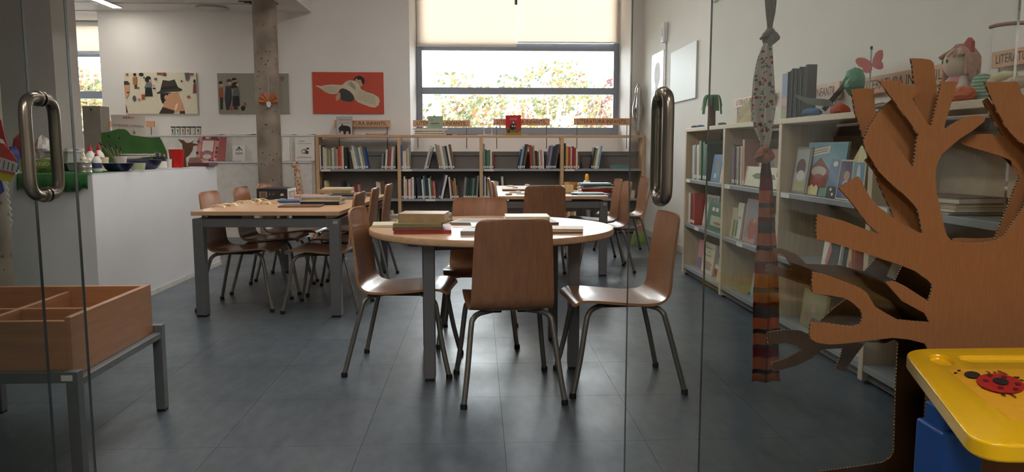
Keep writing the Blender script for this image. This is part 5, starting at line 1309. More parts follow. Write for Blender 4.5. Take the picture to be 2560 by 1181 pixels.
stack([((q.x + .02, 3.84, Z0), .1, .25, .2, .012, 'brown', 'dark brown book under the small pile at the right of the round table'),
       ((q.x - .005, 3.83, Z0 + .0125), .03, .22, .18, .016, 'grey', 'grey book inside the small pile at the right of the round table'),
       ((q.x, 3.84, Z0 + .029), .0, .22, .19, .012, 'cream', 'cream booklet atop the small pile at the right of the round table')], 'small pile on the round table')
q = on_t(1236, 560)
lying_book((q.x, 3.62, Z0), .05, .23, .2, .016, 'white', 'white folder lying open behind the chair back on the round table')
q = on_t(1188, 580)
lying_book((q.x + .04, 3.38, Z0), -.05, .2, .16, .018, 'grey', 'grey covered sketch book at the near edge of the round table')
q = on_t(1402, 573)
for k in range(3):
    lying_book((q.x - .02 + .01 * k, 3.42 + .01 * k, Z0 + .0065 * k), .1 - .12 * k, .18, .14, .006, ['brown', 'cream', 'tan'][k], ['brown sheet folder under the loose papers right of the chair back', 'cream papers in the loose pile right of the chair back', 'tan papers on top of the loose pile right of the chair back'][k])
for k, (x, y, c) in enumerate(((1157, 568, (226, 220, 212)), (1030, 545, (214, 196, 160)), (1150, 556, (214, 206, 196)))):
    q = on_t(x, y)
    o = build(MB().box(-.05, .05, -.035, .035, 0, .0012), 'paper_slip', flat(c), None); o.location = (q.x, q.y, HT + .0002 + .0002 * k); o.rotation_euler = (0, 0, .4 * k)
    tag(o, ['blank white paper slip at the near edge of the round table', 'yellowish paper slip behind the book stack on the round table', 'pale paper slip between the books on the round table'][k], 'paper')
# left table
q = on_t(655, 497); q2 = on_t(727, 497)
bw, bh = .225, .082
t = thing('game_box', 'black board game box with a white end on the left table', 'box', (q.x + bw / 2, 5.85, HT))
build(MB().box(q.x, q.x + bw, 5.72, 6.0, HT + .0005, HT + bh), 'box', mat('black_card', (34, 36, 42), .4, var=.1), t, bevel=.002)
art('printed_front', t, (q.x, 5.7198, HT), (bw, 0, 0), (0, 0, bh), (0, -1, 0), [((150, 130, 120), Rr(.09, .2, .34, .74)), ((100, 84, 78), Rr(.12, .24, .31, .7)), ((110, 110, 116), Rr(.4, .42, .45, .56)), ((110, 110, 116), Rr(.52, .44, .58, .56)), ((80, 82, 88), Rr(.4, .64, .7, .67)), ((200, 196, 190), [(.77, .36), (.8, .6), (.83, .5), (.86, .6), (.89, .36)])])
art('printed_end', t, (q.x + bw + .0003, 5.722, HT), (0, .276, 0), (0, 0, bh), (1, 0, 0), [((222, 218, 214), Rr(.02, .04, .98, .96)), ((90, 100, 116), Rr(.1, .14, .92, .72)), (W_, Rr(.14, .2, .2, .66)), (W_, Rr(.26, .2, .31, .66)), (W_, Rr(.37, .2, .42, .66)), (W_, E(.52, .43, .06, .24)), (W_, Rr(.62, .2, .67, .66)), (W_, Rr(.73, .2, .78, .66)), (W_, Rr(.84, .2, .88, .66))])
def tb(x, y, Y, w, d, th, col, lab, z=0., rot=0.):
    p = on_y(x, y, Y); lying_book((p.x, Y, Z0 + z), rot, w, d, th, col, lab)
tb(755, 505, 5.05, .27, .2, .008, 'brown', 'brown printed album lying at the near side of the left table', 0, .03)
tb(808, 500, 5.25, .26, .2, .022, 'black', 'black folder at the bottom of the magazine pile on the left table', 0, -.03)
tb(806, 500, 5.25, .27, .19, .01, 'cream', 'cream magazine second in the pile on the left table', .0225, .05)
tb(812, 500, 5.26, .26, .19, .009, 'tan', 'tan magazine third in the pile on the left table', .033, -.06)
tb(803, 500, 5.27, .27, .19, .008, 'grey', 'grey magazine on top of the pile on the left table', .0425, .1)
tb(742, 497, 5.45, .26, .18, .016, 'blue', 'blue folder lying between the box and the magazine pile', 0, .2)
tb(790, 490, 5.7, .24, .2, .012, 'cream', 'cream magazine under the pink one behind the magazine pile', 0, .1)
tb(782, 488, 5.72, .22, .18, .022, 'pink', 'pinkish magazine lying behind the magazine pile', .0125, -.15)
tb(868, 490, 5.8, .27, .22, .022, 'grey', 'wide grey album under the old books on the left table', 0, .02)
tb(872, 488, 5.82, .24, .2, .012, 'black', 'black album on the wide grey one on the left table', .0225, -.03)
tb(842, 480, 6.0, .25, .19, .026, 'tan', 'tan old book behind the albums on the left table', .0225 + .0125, .02)
tb(846, 480, 6.02, .22, .17, .012, 'cream', 'cream old book on top of the tan one on the left table', .0615, -.02)
tb(900, 480, 6.15, .2, .2, .026, 'brown', 'brown old book at the far right corner of the left table', 0, .05)
# wooden half rings (toy pieces)
rx = [(545, 519), (566, 516), (580, 515), (602, 509), (618, 508), (640, 504), (655, 503), (673, 497), (662, 511), (681, 510), (690, 506), (706, 504)]
mring = wood('ring_wood', (230, 210, 176), .5)
rm = None
for k, (x, y) in enumerate(rx):
    p = on_t(x, y)
    if rm is None:
        mb = MB(); n = 12
        for i in range(n + 1):
            a = PI * i / n
            for r_ in (.044, .030):
                for yy in (-.011, .011): mb.v.append((r_ * math.cos(a), yy, r_ * .45 * math.sin(a)))
        for i in range(n):
            b_ = i * 4
            for f_ in ((0, 1, 5, 4), (2, 6, 7, 3), (0, 4, 6, 2), (1, 3, 7, 5)): mb.f.append(tuple(b_ + v for v in f_)); mb.m.append(0)
        mb.f += [(0, 2, 3, 1), (n * 4, n * 4 + 1, n * 4 + 3, n * 4 + 2)]; mb.m += [0, 0]
        rm = mb.mesh('toy_arch', mring, 40)
    o = link('toy_arch', rm); o.location = (p.x, p.y, HT + .0004); o.rotation_euler = (0, 0, .5 * math.sin(k * 2.3))
    tag(o, 'small flat wooden toy arch on the left table', 'toy', 'wooden toy arches on the left table')
# far table
def fb(x, Y, w, d, th, col, lab, z=0., rot=0.):
    p = on_y(x, 480, Y); lying_book((p.x, Y, Z0 + z), rot, w, d, th, col, lab)
fb(1478, 6.28, .26, .2, .008, 'grey', 'grey thin book flat at the near right of the far table', 0, .1)
fb(1468, 6.3, .27, .18, .006, 'skyblue', 'pale blue sheet folder under the far table pile', .0085, -.1)
zz = 0
for k, (c, th) in enumerate([('red', .016), ('darkred', .014), ('pink', .01), ('cream', .012), ('darkgreen', .012), ('skyblue', .014)]):
    fb(1487 + [0, 3, -2, 4, 2, 0][k], 6.62, [.27, .25, .28, .27, .28, .26][k], .19, th, c, ['red book at the bottom of the leaning pile on the far table', 'dark red book second from the bottom of the far table pile', 'pink book third from the bottom of the far table pile', 'cream book in the upper half of the far table pile', 'dark green book just under the top of the far table pile', 'pale blue book on top of the far table pile'][k], zz, [.05, -.1, .12, -.06, .15, 0][k]); zz += th + .0005
fb(1420, 6.55, .22, .16, .016, 'white', 'white booklet beside the paper pieces on the far table', 0, .1)
fb(1290, 6.9, .25, .18, .016, 'brown', 'brown shallow tray book at the left of the far table', 0, .02)
fb(1365, 7.4, .3, .16, .006, 'cream', 'cream sheet lying at the back of the far table', 0, .2)
p = on_y(1467, 468, 6.95)
t = thing('glue_bottle', 'white glue bottle with bright yellow cap on the far table', 'bottle', (p.x, 6.95, HT))
hb_ = on_y(1467, 435, 6.95).z - HT
build(MB().lathe([(.036, 0), (.038, .008), (.038, hb_ * .42), (.03, hb_ * .55), (.016, hb_ * .62)], 20, (p.x, 6.95, HT + .0005), ex=.6), 'body', mw, t, smooth=50)
build(MB().lathe([(.018, hb_ * .6), (.018, hb_ * .85), (.013, hb_ * .97), (.006, hb_)], 16, (p.x, 6.95, HT + .0005)), 'yellow_cap', mat('yellow_cap', (240, 180, 40), .4), t, smooth=50)
rn = random.Random(4)
for k, (x, y, s, c) in enumerate(((1412, 462, .05, (220, 200, 150)), (1424, 455, .06, (196, 140, 84)), (1432, 464, .05, (224, 206, 160)), (1445, 470, .05, (220, 206, 170)), (1440, 460, .04, (214, 150, 110)))):
    p = on_y(x, y, 6.8)
    T_ = Matrix.Translation((p.x, [6.5, 6.72, 6.86, 6.98, 7.12][k], HT + .001 + s * .7)) @ Matrix.Rotation(.5 * k, 4, 'Z')
    mb = MB(); h = s * .7
    mb.box(-h, h, -h, -h + .003, -h, h, T=T_); mb.box(-h, h, h - .003, h, -h, h, T=T_); mb.box(-h, -h + .003, -h, h, -h, h, T=T_); mb.box(-h, h, -h, h, -h, -h + .003, T=T_)
    o = build(mb, 'folded_paper_box', flat(c)); tag(o, ['pale open paper box at the left of the folded box heap', 'tan tilted paper box on top of the folded box heap', 'pale paper box in the middle of the folded box heap', 'cream paper box beside the book pile on the far table', 'orange paper box behind the folded box heap'][k], 'paper box', 'folded paper boxes on the far table')
for k, (x, y) in enumerate(((1276, 466), (1288, 470), (1318, 463), (1284, 482), (1272, 487), (1296, 480), (1302, 485))):
    p = on_t(x, y + 1)
    o = build(MB().lathe([(.035, 0), (.04, .004), (.03, .012), (.008, .014)], 10, ex=.6), 'paper_shape', flat(((220, 206, 170), (200, 170, 130), (214, 204, 190), (176, 190, 180), (160, 130, 100), (206, 196, 176), (190, 190, 190))[k]), None, smooth=40)
    o.location = (p.x, p.y, HT + .0003); o.rotation_euler = (0, 0, k); tag(o, 'small cut paper shape scattered on the left part of the far table', 'paper', 'cut paper shapes on the far table')
# terracotta tub, broom
p = on_z(1051, 613, 0)
t = thing('terracotta_tub', 'low round terracotta tub on the floor in front of the low bookcase', 'tub', (p.x, p.y, 0))
build(MB().lathe([(.10, .012), (.135, .03), (.155, .08), (.16, .14), (.15, .14), (.14, .05), (.03, .04)], 28, (p.x, p.y, 0)), 'tub', mat('terracotta', (176, 112, 84), .7), t, smooth=40)
build(MB().lathe([(.125, 0), (.14, .006), (.135, .014)], 28, (p.x, p.y, 0)), 'base', M_BLACK, t, smooth=40)
pb = on_z(1597, 613, 0); ph = on_x(1641, 420, XR - .02)
t = thing('broom', 'broom with pale green bristles leaning in the wall corner', 'broom', (pb.x, pb.y, 0))
pb = Vector((pb.x, pb.y, 0))
d = (ph - pb).normalized()
hd = pb + Vector((.0, 0, .15))
build(MB().tube([hd + d * .05, ph], .011, 10), 'handle', wood('broom_wood', (150, 104, 74), .5), t, smooth=40)
build(MB().prism([hd + Vector((-.05, -.02, 0)), hd + Vector((.05, -.02, 0)), hd + Vector((.02, -.02, .07)), hd + Vector((-.01, -.02, .07))], (0, .04, 0)), 'head', mat('broom_head', (170, 120, 104), .6), t, bevel=.004)
bm_ = MB()
for i in range(12):
    for k in range(3):
        u = -1 + 2 * i / 11
        bm_.tube([hd + Vector((u * .048, -.016 + .016 * k, .002)), pb + Vector((u * .085, -.026 + .026 * k, .002))], [.0045, .006], 5)
br = build(bm_, 'bristles', mat('green_bristle', (150, 170, 96), .8), t, smooth=40); br['kind'] = 'stuff'

# ================================================================ THINGS ON TOP OF THE SIDE BOOKCASE
def top_at(x, X=RX + .13):
    p = on_x(x, 290, X); return Vector((X, p.y, BH))
def rz_at(x, y, X): return on_x(x, y, X).z
# tube palm
p = top_at(1779, RX + .1); h = rz_at(1779, 250, RX + .1) - BH
t = thing('tube_palm', 'brown cardboard tube tree with green paper leaves on the side bookcase', 'decoration', p)
build(MB().lathe([(.028, 0), (.03, .01), (.027, h), (.022, h)], 18, p), 'tube_trunk', mat('tube_brown', (92, 66, 52), .8), t, smooth=40)
mg = mat('green_paper', (52, 112, 66), .7, var=.15)
for k in range(9):
    a = k * 2 * PI / 9; dx, dy = math.cos(a), math.sin(a)
    L_ = [Vector((0, 0, h)), Vector((dx * .03, dy * .03, h + .035)), Vector((dx * .06, dy * .06, h + .015)), Vector((dx * .075, dy * .075, h - .05 - .03 * (k % 3)))]
    L_ = smooth_path(L_, 3); mb = MB(); w = Vector((-dy, dx, 0)) * .017
    for i, v in enumerate(L_): mb.v += [tuple(p + v - w), tuple(p + v + w)]
    for i in range(len(L_) - 1): mb.f.append((2 * i, 2 * i + 1, 2 * i + 3, 2 * i + 2)); mb.m.append(0)
    o = build(mb, 'paper_leaf', mg, t); m_ = o.modifiers.new('s', 'SOLIDIFY'); m_.thickness = .001
for x, c, lab in ((1752, (60, 110, 170), 'small blue clay lump beside the tube tree'), (1738, (90, 90, 96), 'small grey scrap at the far end of the side bookcase top'), (1806, (96, 104, 110), 'small grey leaf shape in front of the tube tree')):
    q = top_at(x, RX + .06); o = build(MB().ball((q.x, q.y, q.z + .011), .03, .045, .011), 'clay_piece', flat(c), None, smooth=60); tag(o, lab, 'craft piece')
# paper rock
q = top_at(1868, RX + .12)
mb = MB(); rn = random.Random(12); prof = [(1.0, 0), (.9, .35), (.62, .7), (.3, .95), (.05, 1.0)]
for (r_, z) in prof:
    for j in range(10):
        a = 2 * PI * j / 10; k = rn.uniform(.85, 1.12); mb.v.append((q.x + .07 * r_ * k * math.cos(a), q.y + .14 * r_ * k * math.sin(a), BH + .15 * z))
for i in range(4):
    for j in range(10): mb.f.append((i * 10 + j, i * 10 + (j + 1) % 10, (i + 1) * 10 + (j + 1) % 10, (i + 1) * 10 + j)); mb.m.append(0)
mb.f.append(tuple(40 + j for j in range(10))); mb.m.append(0); mb.f.append(tuple(range(9, -1, -1))); mb.m.append(0)
o = build(mb, 'paper_rock', mat('beige_crumpled_paper', (200, 188, 160), .85, var=.12, scale=10)); tag(o, 'beige crumpled paper rock on the side bookcase beside the garland', 'decoration')
# standing opened accordion book
X = RX + .08; Ya, Yb_, Yc = on_x(1932, 290, X).y, on_x(1963, 290, X).y, on_x(2012, 290, X).y
zt_ = rz_at(1963, 176, X)
t = thing('carousel_book', 'open castle picture book standing on the side bookcase with dark fanned pages', 'book', (X, (Ya + Yc) / 2, BH))
build(MB().box(X + .05, X + .054, Yb_, Ya, BH, zt_ - .005), 'front_cover', flat((140, 150, 176)), t)
art('printed_cover', t, (X + .0498, Ya, BH), (0, Yb_ - Ya, 0), (0, 0, zt_ - BH - .005), (-1, 0, 0), [((126, 146, 180), Rr(0, .5, 1, 1)), ((170, 120, 140), Rr(0, .25, 1, .5)), ((150, 160, 110), Rr(0, 0, 1, .25)), ((214, 210, 214), [(.5, .55), (.6, .7), (.7, .55)]), ((214, 210, 214), Rr(.5, .45, .7, .56)), ((196, 150, 160), E(.3, .4, .3, .1))])
for k in range(9):
    yk = Yb_ + (Yc - Yb_) * (k + .5) / 9
    build(MB().box(X + .004 * (k % 2), X + .05, yk - .004, yk + .003, BH, zt_ - .012 + .006 * (k % 3)), 'page_card', mat('dark_page', (38, 38, 42), .6), t)
build(MB().box(X, X + .055, Yc - .004, Yc, BH, zt_ + .002), 'back_cover', flat((60, 58, 66)), t)
# paper plant leaning, with blue and orange tissue
def rp_(x, y, X): return on_x(x, y, X)
X = RX + .09
a, b = rp_(2062, 272, X), rp_(2118, 205, X)
a.z = max(a.z, BH + .02)
t = thing('paper_plant', 'leaning black tube with a crumpled green paper crown on the side bookcase', 'decoration', (X, a.y, BH))
build(MB().tube([a, b], .017, 4), 'tube_stem', M_BLACK, t)
rn = random.Random(2); mb = MB().ball((0, 0, 0), 1, 1, 1, nu=12, nv=8); cpos = rp_(2136, 205, X)
mb.v = [(cpos.x + v[0] * .05 * rn.uniform(.8, 1.1), cpos.y + v[1] * .062 * rn.uniform(.8, 1.1), cpos.z + v[2] * .064 * rn.uniform(.85, 1.1)) for v in mb.v]
build(mb, 'paper_crown', mat('emerald_paper', (40, 124, 92), .5, var=.2), t)
def lump(x, y, w, h, c, lab, X=RX + .08, seed=1, dep=.05, name='tissue_paper'):
    rn = random.Random(seed); q = on_x(x, y, X); mb = MB().ball((0, 0, 0), 1, 1, 1, nu=12, nv=7)
    hh = px_w(h, q.y) / 2; zc = BH + hh * .98
    mb.v = [(q.x + v[0] * dep * rn.uniform(.85, 1.1), q.y + v[1] * px_w(w, q.y) / 2 * rn.uniform(.85, 1.1) * 1.2, zc + v[2] * hh * (rn.uniform(.85, 1.1) if v[2] > -.6 else 1)) for v in mb.v]
    o = build(mb, name, mat('tissue_%d_%d_%d' % c, c, .7, var=.15), None); tag(o, lab, 'decoration')
lump(2030, 268, 60, 22, (30, 96, 150), 'crumpled blue tissue paper at the foot of the paper plant', RX + .05, 1)
lump(2100, 262, 52, 34, (206, 88, 56), 'crumpled orange tissue paper beside the paper plant', RX + .2, 2)
lump(2206, 250, 36, 22, (150, 92, 70), 'small brown clay house on the side bookcase behind the branches', RX + .12, 3)
# long dark leaf
mb = MB(); L_ = smooth_path([rp_(1988, 238, RX + .05), rp_(2020, 252, RX + .05), rp_(2070, 258, RX + .06), rp_(2085, 265, RX + .06)], 4)
for i, v in enumerate(L_):
    w = .016 * math.sin(PI * (i + .3) / (len(L_))) + .002; mb.v += [(v.x, v.y, max(v.z - w, BH + .004)), (v.x, v.y, v.z + w)]
for i in range(len(L_) - 1): mb.f.append((2 * i, 2 * i + 1, 2 * i + 3, 2 * i + 2)); mb.m.append(0)
o = build(mb, 'paper_leaf', mat('dark_green_paper', (50, 62, 46), .7)); m_ = o.modifiers.new('s', 'SOLIDIFY'); m_.thickness = .002; tag(o, 'long dark green paper leaf lying against the paper plant', 'decoration')
# butterfly on a stick
X = RX + .2; a = rp_(2179, 118, X); yk = a.y
t = thing('butterfly_stick', 'pink felt butterfly on a thin metal stick on the side bookcase', 'decoration', (X, yk, BH))
build(MB().tube([(X, yk, BH), (X, yk, a.z)], .004, 8), 'stick', M_SHELF, t, smooth=40)
build(MB().tube([(X, yk, a.z - .012), (X, yk, a.z + .004)], .006, 8), 'stick_tip', M_BLACK, t, smooth=40)
build(MB().lathe([(.03, 0), (.03, .006)], 14, (X, yk, BH)), 'base', M_SHELF, t)
mf = mat('pink_felt', (184, 84, 82), .9, var=.1, scale=60, bump=.2)
Lw = [(2178, 160), (2172, 152), (2160, 145), (2148, 143.5), (2139, 148), (2139, 156), (2146, 166), (2156, 170), (2158, 178), (2164, 183), (2172, 182), (2178, 175)]
Rw = [(2180, 160), (2182, 148), (2188, 134), (2196, 126), (2204, 125), (2206, 132), (2205, 145), (2201, 153), (2206, 160), (2206, 170), (2200, 174), (2192, 173), (2180, 166)]
for w in (Lw, Rw):
    build(MB().prism([tuple(rp_(x, y, X - .012)) for x, y in w][::-1], (.004, 0, 0)), 'wing', mf, t)
# rag doll
X = RX + .13
hd = rp_(2398, 158, X); Yd = hd.y; s_ = Yd / F
t = thing('rag_doll', 'rag doll with yarn hair, pink dress and red bow on the side bookcase', 'doll', (X, Yd, BH))
msk = mat('doll_skin', (214, 190, 172), .8, var=.04); mpk = mat('doll_pink', (206, 130, 140), .85, var=.12, scale=40); mhr = mat('doll_hair', (190, 140, 118), .85, var=.2, scale=60)
R_ = 38 * s_
build(MB().ball(hd, R_ * .95, R_, R_ * 1.05, nu=20, nv=12), 'head', msk, t, smooth=60)
zb_ = BH + .002
build(MB().lathe([(R_ * .95, 0), (R_ * 1.0, .3 * (hd.z - BH)), (R_ * .7, .6 * (hd.z - BH)), (R_ * .45, .8 * (hd.z - BH))], 18, (X + .01, Yd, zb_)), 'dress', mpk, t, smooth=60)
for sy in (-1, 1):
    build(MB().tube(smooth_path([(X, Yd + sy * R_ * .6, BH + .62 * (hd.z - BH)), (X - .02, Yd + sy * R_ * 1.0, BH + .4 * (hd.z - BH)), (X - .05, Yd + sy * R_ * .95, BH + .2 * (hd.z - BH))], 4), [R_ * .28] * 5 + [R_ * .3] * 4, 10), 'arm', mat('doll_sleeve', (206, 186, 180), .85, var=.06), t, smooth=60)
    build(MB().tube(smooth_path([(X - .01, Yd + sy * R_ * .45, BH + .03), (X - .07, Yd + sy * R_ * .5, BH + .034), (X - .12, Yd + sy * R_ * .55, BH + .03)], 4), R_ * .27, 10), 'leg', msk, t, smooth=60)
fy = Yd + R_ * .38     # face turned to the window side
for dy in (-.30, .32):
    e = Vector((-math.sqrt(max(0, 1 - dy * dy - .02)), dy + .15, .1)).normalized()
    build(MB().ball(hd + Vector((e.x * R_ * .95, e.y * R_, e.z * R_)), .004, R_ * .09, R_ * .14, nu=10, nv=6), 'eye', mat('doll_eye', (60, 46, 44), .5), t, smooth=60)
hm = MB(); rn = random.Random(8)
for k in range(110):
    a = rn.uniform(-2.3, 2.0) if k % 2 else rn.uniform(-1.2, 1.2); 
    d0 = Vector((math.cos(a + 0) * rn.uniform(-.5, .9), math.sin(a), 0)).normalized()
    top = hd + Vector((rn.uniform(-.2, .4) * R_, rn.uniform(-.3, .3) * R_, R_ * 1.16))
    front = d0.x < -.35
    zl = rn.uniform(.35, .6) if front else rn.uniform(-1.3, .1)
    mid = hd + Vector((d0.x * R_ * 1.05, d0.y * R_ * 1.1, R_ * .5)); end = hd + Vector((d0.x * R_ * 1.12, d0.y * R_ * (1.2 if not front else 1.05), R_ * zl))
    if end.x > RX + RD - .01: end.x = RX + RD - .01
    hm.tube(smooth_path([top, mid, end], 3), .0052, 5)
hr = build(hm, 'yarn_hair', mhr, t, smooth=40); hr['kind'] = 'stuff'
bw_ = rp_(2416, 111, X)
mr_ = mat('red_felt', (176, 56, 52), .9)
build(MB().prism([(X, bw_.y + .004, bw_.z - .02), (X, bw_.y - .03, bw_.z - .032), (X, bw_.y - .028, bw_.z + .008), (X, bw_.y - .008, bw_.z + .024), (X, bw_.y + .018, bw_.z + .004)], (.014, 0, 0)), 'bow', mr_, t)
# plush with striped green cap, orange cushion
def stripe_mat():
    m, nt, b_ = _new('mint_stripes'); N, L = nt.nodes, nt.links
    g = N.new('ShaderNodeNewGeometry'); sx = N.new('ShaderNodeSeparateXYZ'); L.new(g.outputs['Position'], sx.inputs[0])
    ma = N.new('ShaderNodeMath'); ma.operation = 'MULTIPLY'; ma.inputs[1].default_value = 520; L.new(sx.outputs['Z'], ma.inputs[0])
    sn = N.new('ShaderNodeMath'); sn.operation = 'SINE'; L.new(ma.outputs[0], sn.inputs[0])
    rp = N.new('ShaderNodeValToRGB'); e = rp.color_ramp.elements; e[0].color = lin((96, 146, 120)); e[0].position = .3; e[1].color = lin((186, 200, 176)); e[1].position = .8
    L.new(sn.outputs[0], rp.inputs['Fac']); L.new(rp.outputs[0], b_.inputs['Base Color']); b_.inputs['Roughness'].default_value = .9
    return m
M_MINT = stripe_mat()
X = RX + .12; q = rp_(2456, 210, X); rr = 27 * q.y / F
t = thing('plush_toy', 'soft toy with a mint striped round body lying beside the rag doll', 'toy', (X, q.y, BH))
zc = max(BH + rr, q.z)
build(MB().ball((X, q.y, BH + (zc - BH) * .55), rr * .9, rr, (zc - BH) * .55 + .0, nu=18, nv=10), 'lower_body', M_MINT, t, smooth=60)
build(MB().ball((X, q.y, zc), rr * .9, rr, rr, nu=18, nv=10), 'body', M_MINT, t, smooth=60)
q2 = rp_(2486, 200, X); build(MB().ball((X, q2.y, zc + .003), rr * .5, rr * .75, rr * .45), 'head', msk, t, smooth=60)
q3 = rp_(2512, 180, X); build(MB().tube([(X, q2.y, zc + .01), (X, q3.y, zc + .02), (X, q3.y - .05, zc + .016)], [.018, .016, .012], 10), 'limb', mat('pale_yellow_plush', (206, 196, 150), .9), t, smooth=60)
q4 = rp_(2545, 190, X); build(MB().ball((X, q4.y, zc - .01), .03, .05, .022), 'ear', mat('plush_mix', (196, 176, 160), .9, var=.3, scale=50), t, smooth=60)
lump(2410, 230, 60, 40, (204, 98, 62), 'orange patterned soft cushion in front of the rag doll', RX + .05, 7, .04, 'soft_cushion')
lump(2216, 262, 40, 14, (120, 150, 160), 'blue grey clay lump on the side bookcase behind the branches', RX + .05, 9)
# red arched rod at the top right
X = RX - .1; pa = smooth_path([rp_(2476, 68, X), rp_(2500, 62, X), rp_(2560, 57, X), rp_(2640, 62, X)], 5)
t = thing('hanging_rod', 'thin reddish curved rod hanging above the LITERATURA sign right of the doll', 'decoration', tuple(pa[0]))
build(MB().tube(pa, .006, 8), 'rod', mat('red_brown_wood', (150, 84, 74), .6), t, smooth=40)
build(MB().tube([pa[0] + Vector((0, -.01, 0)), pa[0] + Vector((0, -.01, -.14))], .0008, 4), 'thread', M_WHITE, t)
build(MB().tube([pa[10], Vector((pa[10].x, pa[10].y, ZC))], .0012, 4), 'hanging_thread', M_WHITE, t)
# ================================================================ CARDBOARD TREE ON THE GLASS
def card_mats():
    m, nt, b = _new('brown_cardboard'); N, L = nt.nodes, nt.links
    g = N.new('ShaderNodeNewGeometry'); mp = N.new('ShaderNodeMapping'); mp.inputs['Scale'].default_value = (60, 60, 6)
    L.new(g.outputs['Position'], mp.inputs[0]); nz = N.new('ShaderNodeTexNoise'); nz.inputs['Scale'].default_value = 3; nz.inputs['Detail'].default_value = 6
    L.new(mp.outputs[0], nz.inputs['Vector']); rp = N.new('ShaderNodeValToRGB'); e = rp.color_ramp.elements
    e[0].position = .3; e[0].color = lin((148, 98, 60)); e[1].position = .7; e[1].color = lin((158, 106, 65))
    L.new(nz.outputs['Fac'], rp.inputs['Fac']); L.new(rp.outputs[0], b.inputs['Base Color']); b.inputs['Roughness'].default_value = .8
    b.inputs['Specular IOR Level'].default_value = .2
    m2, nt, b = _new('corrugated_edge'); N, L = nt.nodes, nt.links
    g = N.new('ShaderNodeNewGeometry'); sx = N.new('ShaderNodeSeparateXYZ'); L.new(g.outputs['Position'], sx.inputs[0])
    ad = N.new('ShaderNodeMath'); ad.operation = 'ADD'; L.new(sx.outputs['X'], ad.inputs[0]); L.new(sx.outputs['Z'], ad.inputs[1])
    nz = N.new('ShaderNodeTexNoise'); nz.inputs['Scale'].default_value = 30; L.new(g.outputs['Position'], nz.inputs['Vector'])
    a2 = N.new('ShaderNodeMath'); a2.operation = 'MULTIPLY_ADD'; a2.inputs[1].default_value = .006; L.new(nz.outputs['Fac'], a2.inputs[0]); L.new(ad.outputs[0], a2.inputs[2])
    mu = N.new('ShaderNodeMath'); mu.operation = 'MULTIPLY'; mu.inputs[1].default_value = 620; L.new(a2.outputs[0], mu.inputs[0])
    sn = N.new('ShaderNodeMath'); sn.operation = 'SINE'; L.new(mu.outputs[0], sn.inputs[0])
    rp = N.new('ShaderNodeValToRGB'); e = rp.color_ramp.elements; e[0].position = .35; e[0].color = lin((148, 98, 60)); e[1].position = .6; e[1].color = lin((226, 204, 172))
    L.new(sn.outputs[0], rp.inputs['Fac']); L.new(rp.outputs[0], b.inputs['Base Color']); b.inputs['Roughness'].default_value = .9
    bp = N.new('ShaderNodeBump'); bp.inputs['Strength'].default_value = 1.0; bp.inputs['Distance'].default_value = .003
    L.new(sn.outputs[0], bp.inputs['Height']); L.new(bp.outputs[0], b.inputs['Normal'])
    return [m, m2]
CARD = card_mats()
def z1(pts): return [(2000 + x / 3.691, 120 + y / 3.691) for x, y in pts]
def z2(pts): return [(2000 + x / 3.691, 400 + y / 3.691) for x, y in pts]
def z3(pts): return [(1860 + x / 3.281, 600 + y / 3.281) for x, y in pts]
front = (z1([(735, 305), (930, 300), (960, 347), (1110, 350), (1042, 470), (1065, 525), (1190, 712), (1215, 712), (1270, 480), (1305, 310), (1455, 310), (1400, 500), (1340, 700), (1330, 752), (1430, 690), (1500, 650), (1580, 627), (1660, 622), (1716, 632), (1700, 680), (1600, 760), (1480, 835), (1310, 980), (1262, 1080)])
  + z2([(1250, 120), (1262, 300), (1300, 470), (1330, 620), (1358, 700), (1400, 745), (1480, 762), (1560, 770), (1700, 765), (1810, 745), (1880, 700), (1950, 600), (2040, 470), (2067, 430)]) + [(2580, 470), (2588, 420), (2572, 380)]
  + z1([(2067, 890), (2000, 842), (1930, 770), (1830, 600), (1760, 450), (1705, 315), (2010, 310), (2045, 420)]) + [(2600, 270), (2660, 330), (2690, 420), (2700, 1380), (2290, 1380), (2304, 1181), (2312, 1050), (2317, 964), (2319, 870)]
  + z3([(1480, 850), (1350, 818), (1220, 805), (1000, 830), (850, 850), (700, 860), (600, 845), (545, 812), (538, 740), (545, 680), (640, 678), (800, 702), (890, 712), (955, 695), (972, 640), (960, 580), (900, 522), (830, 480), (700, 455), (562, 440), (558, 350), (565, 260), (680, 288), (780, 325), (940, 388), (1005, 430), (1075, 548), (1180, 612), (1260, 655), (1400, 668), (1525, 677), (1480, 602), (1300, 505), (1240, 435), (1160, 345), (1240, 340), (1330, 385), (1430, 450), (1512, 502), (1535, 440), (1545, 372)])
  + z2([(1180, 1110), (1060, 1025), (900, 962), (720, 900), (560, 850), (350, 782), (155, 732), (150, 620), (160, 500), (400, 562), (640, 655), (735, 687), (625, 595), (560, 500), (440, 350), (360, 260), (440, 205), (540, 150), (580, 222), (650, 352), (720, 432), (890, 550), (940, 590), (1128, 682), (1105, 540), (1085, 462), (1050, 412), (950, 312), (870, 245), (800, 182), (720, 100)])
  + z1([(700, 1090), (640, 1000), (602, 935), (585, 865), (640, 720), (740, 568), (760, 640), (775, 720), (880, 880), (960, 985), (1042, 1102), (1060, 1000), (1078, 850), (1092, 800), (1030, 710), (960, 612), (900, 530), (830, 440)]))
rear_top = (z1([(1020, 95), (1130, 98), (1205, 110), (1235, 140), (1265, 400), (1275, 500), (1250, 640), (1225, 760), (1120, 900), (1100, 1150), (800, 1175), (700, 1150), (640, 1000), (590, 850), (550, 720), (510, 600), (490, 480), (470, 388), (560, 372), (682, 378), (690, 530), (705, 595), (860, 470), (930, 520), (980, 600), (1060, 640), (1080, 560), (1050, 480), (1055, 345), (1035, 150)]))
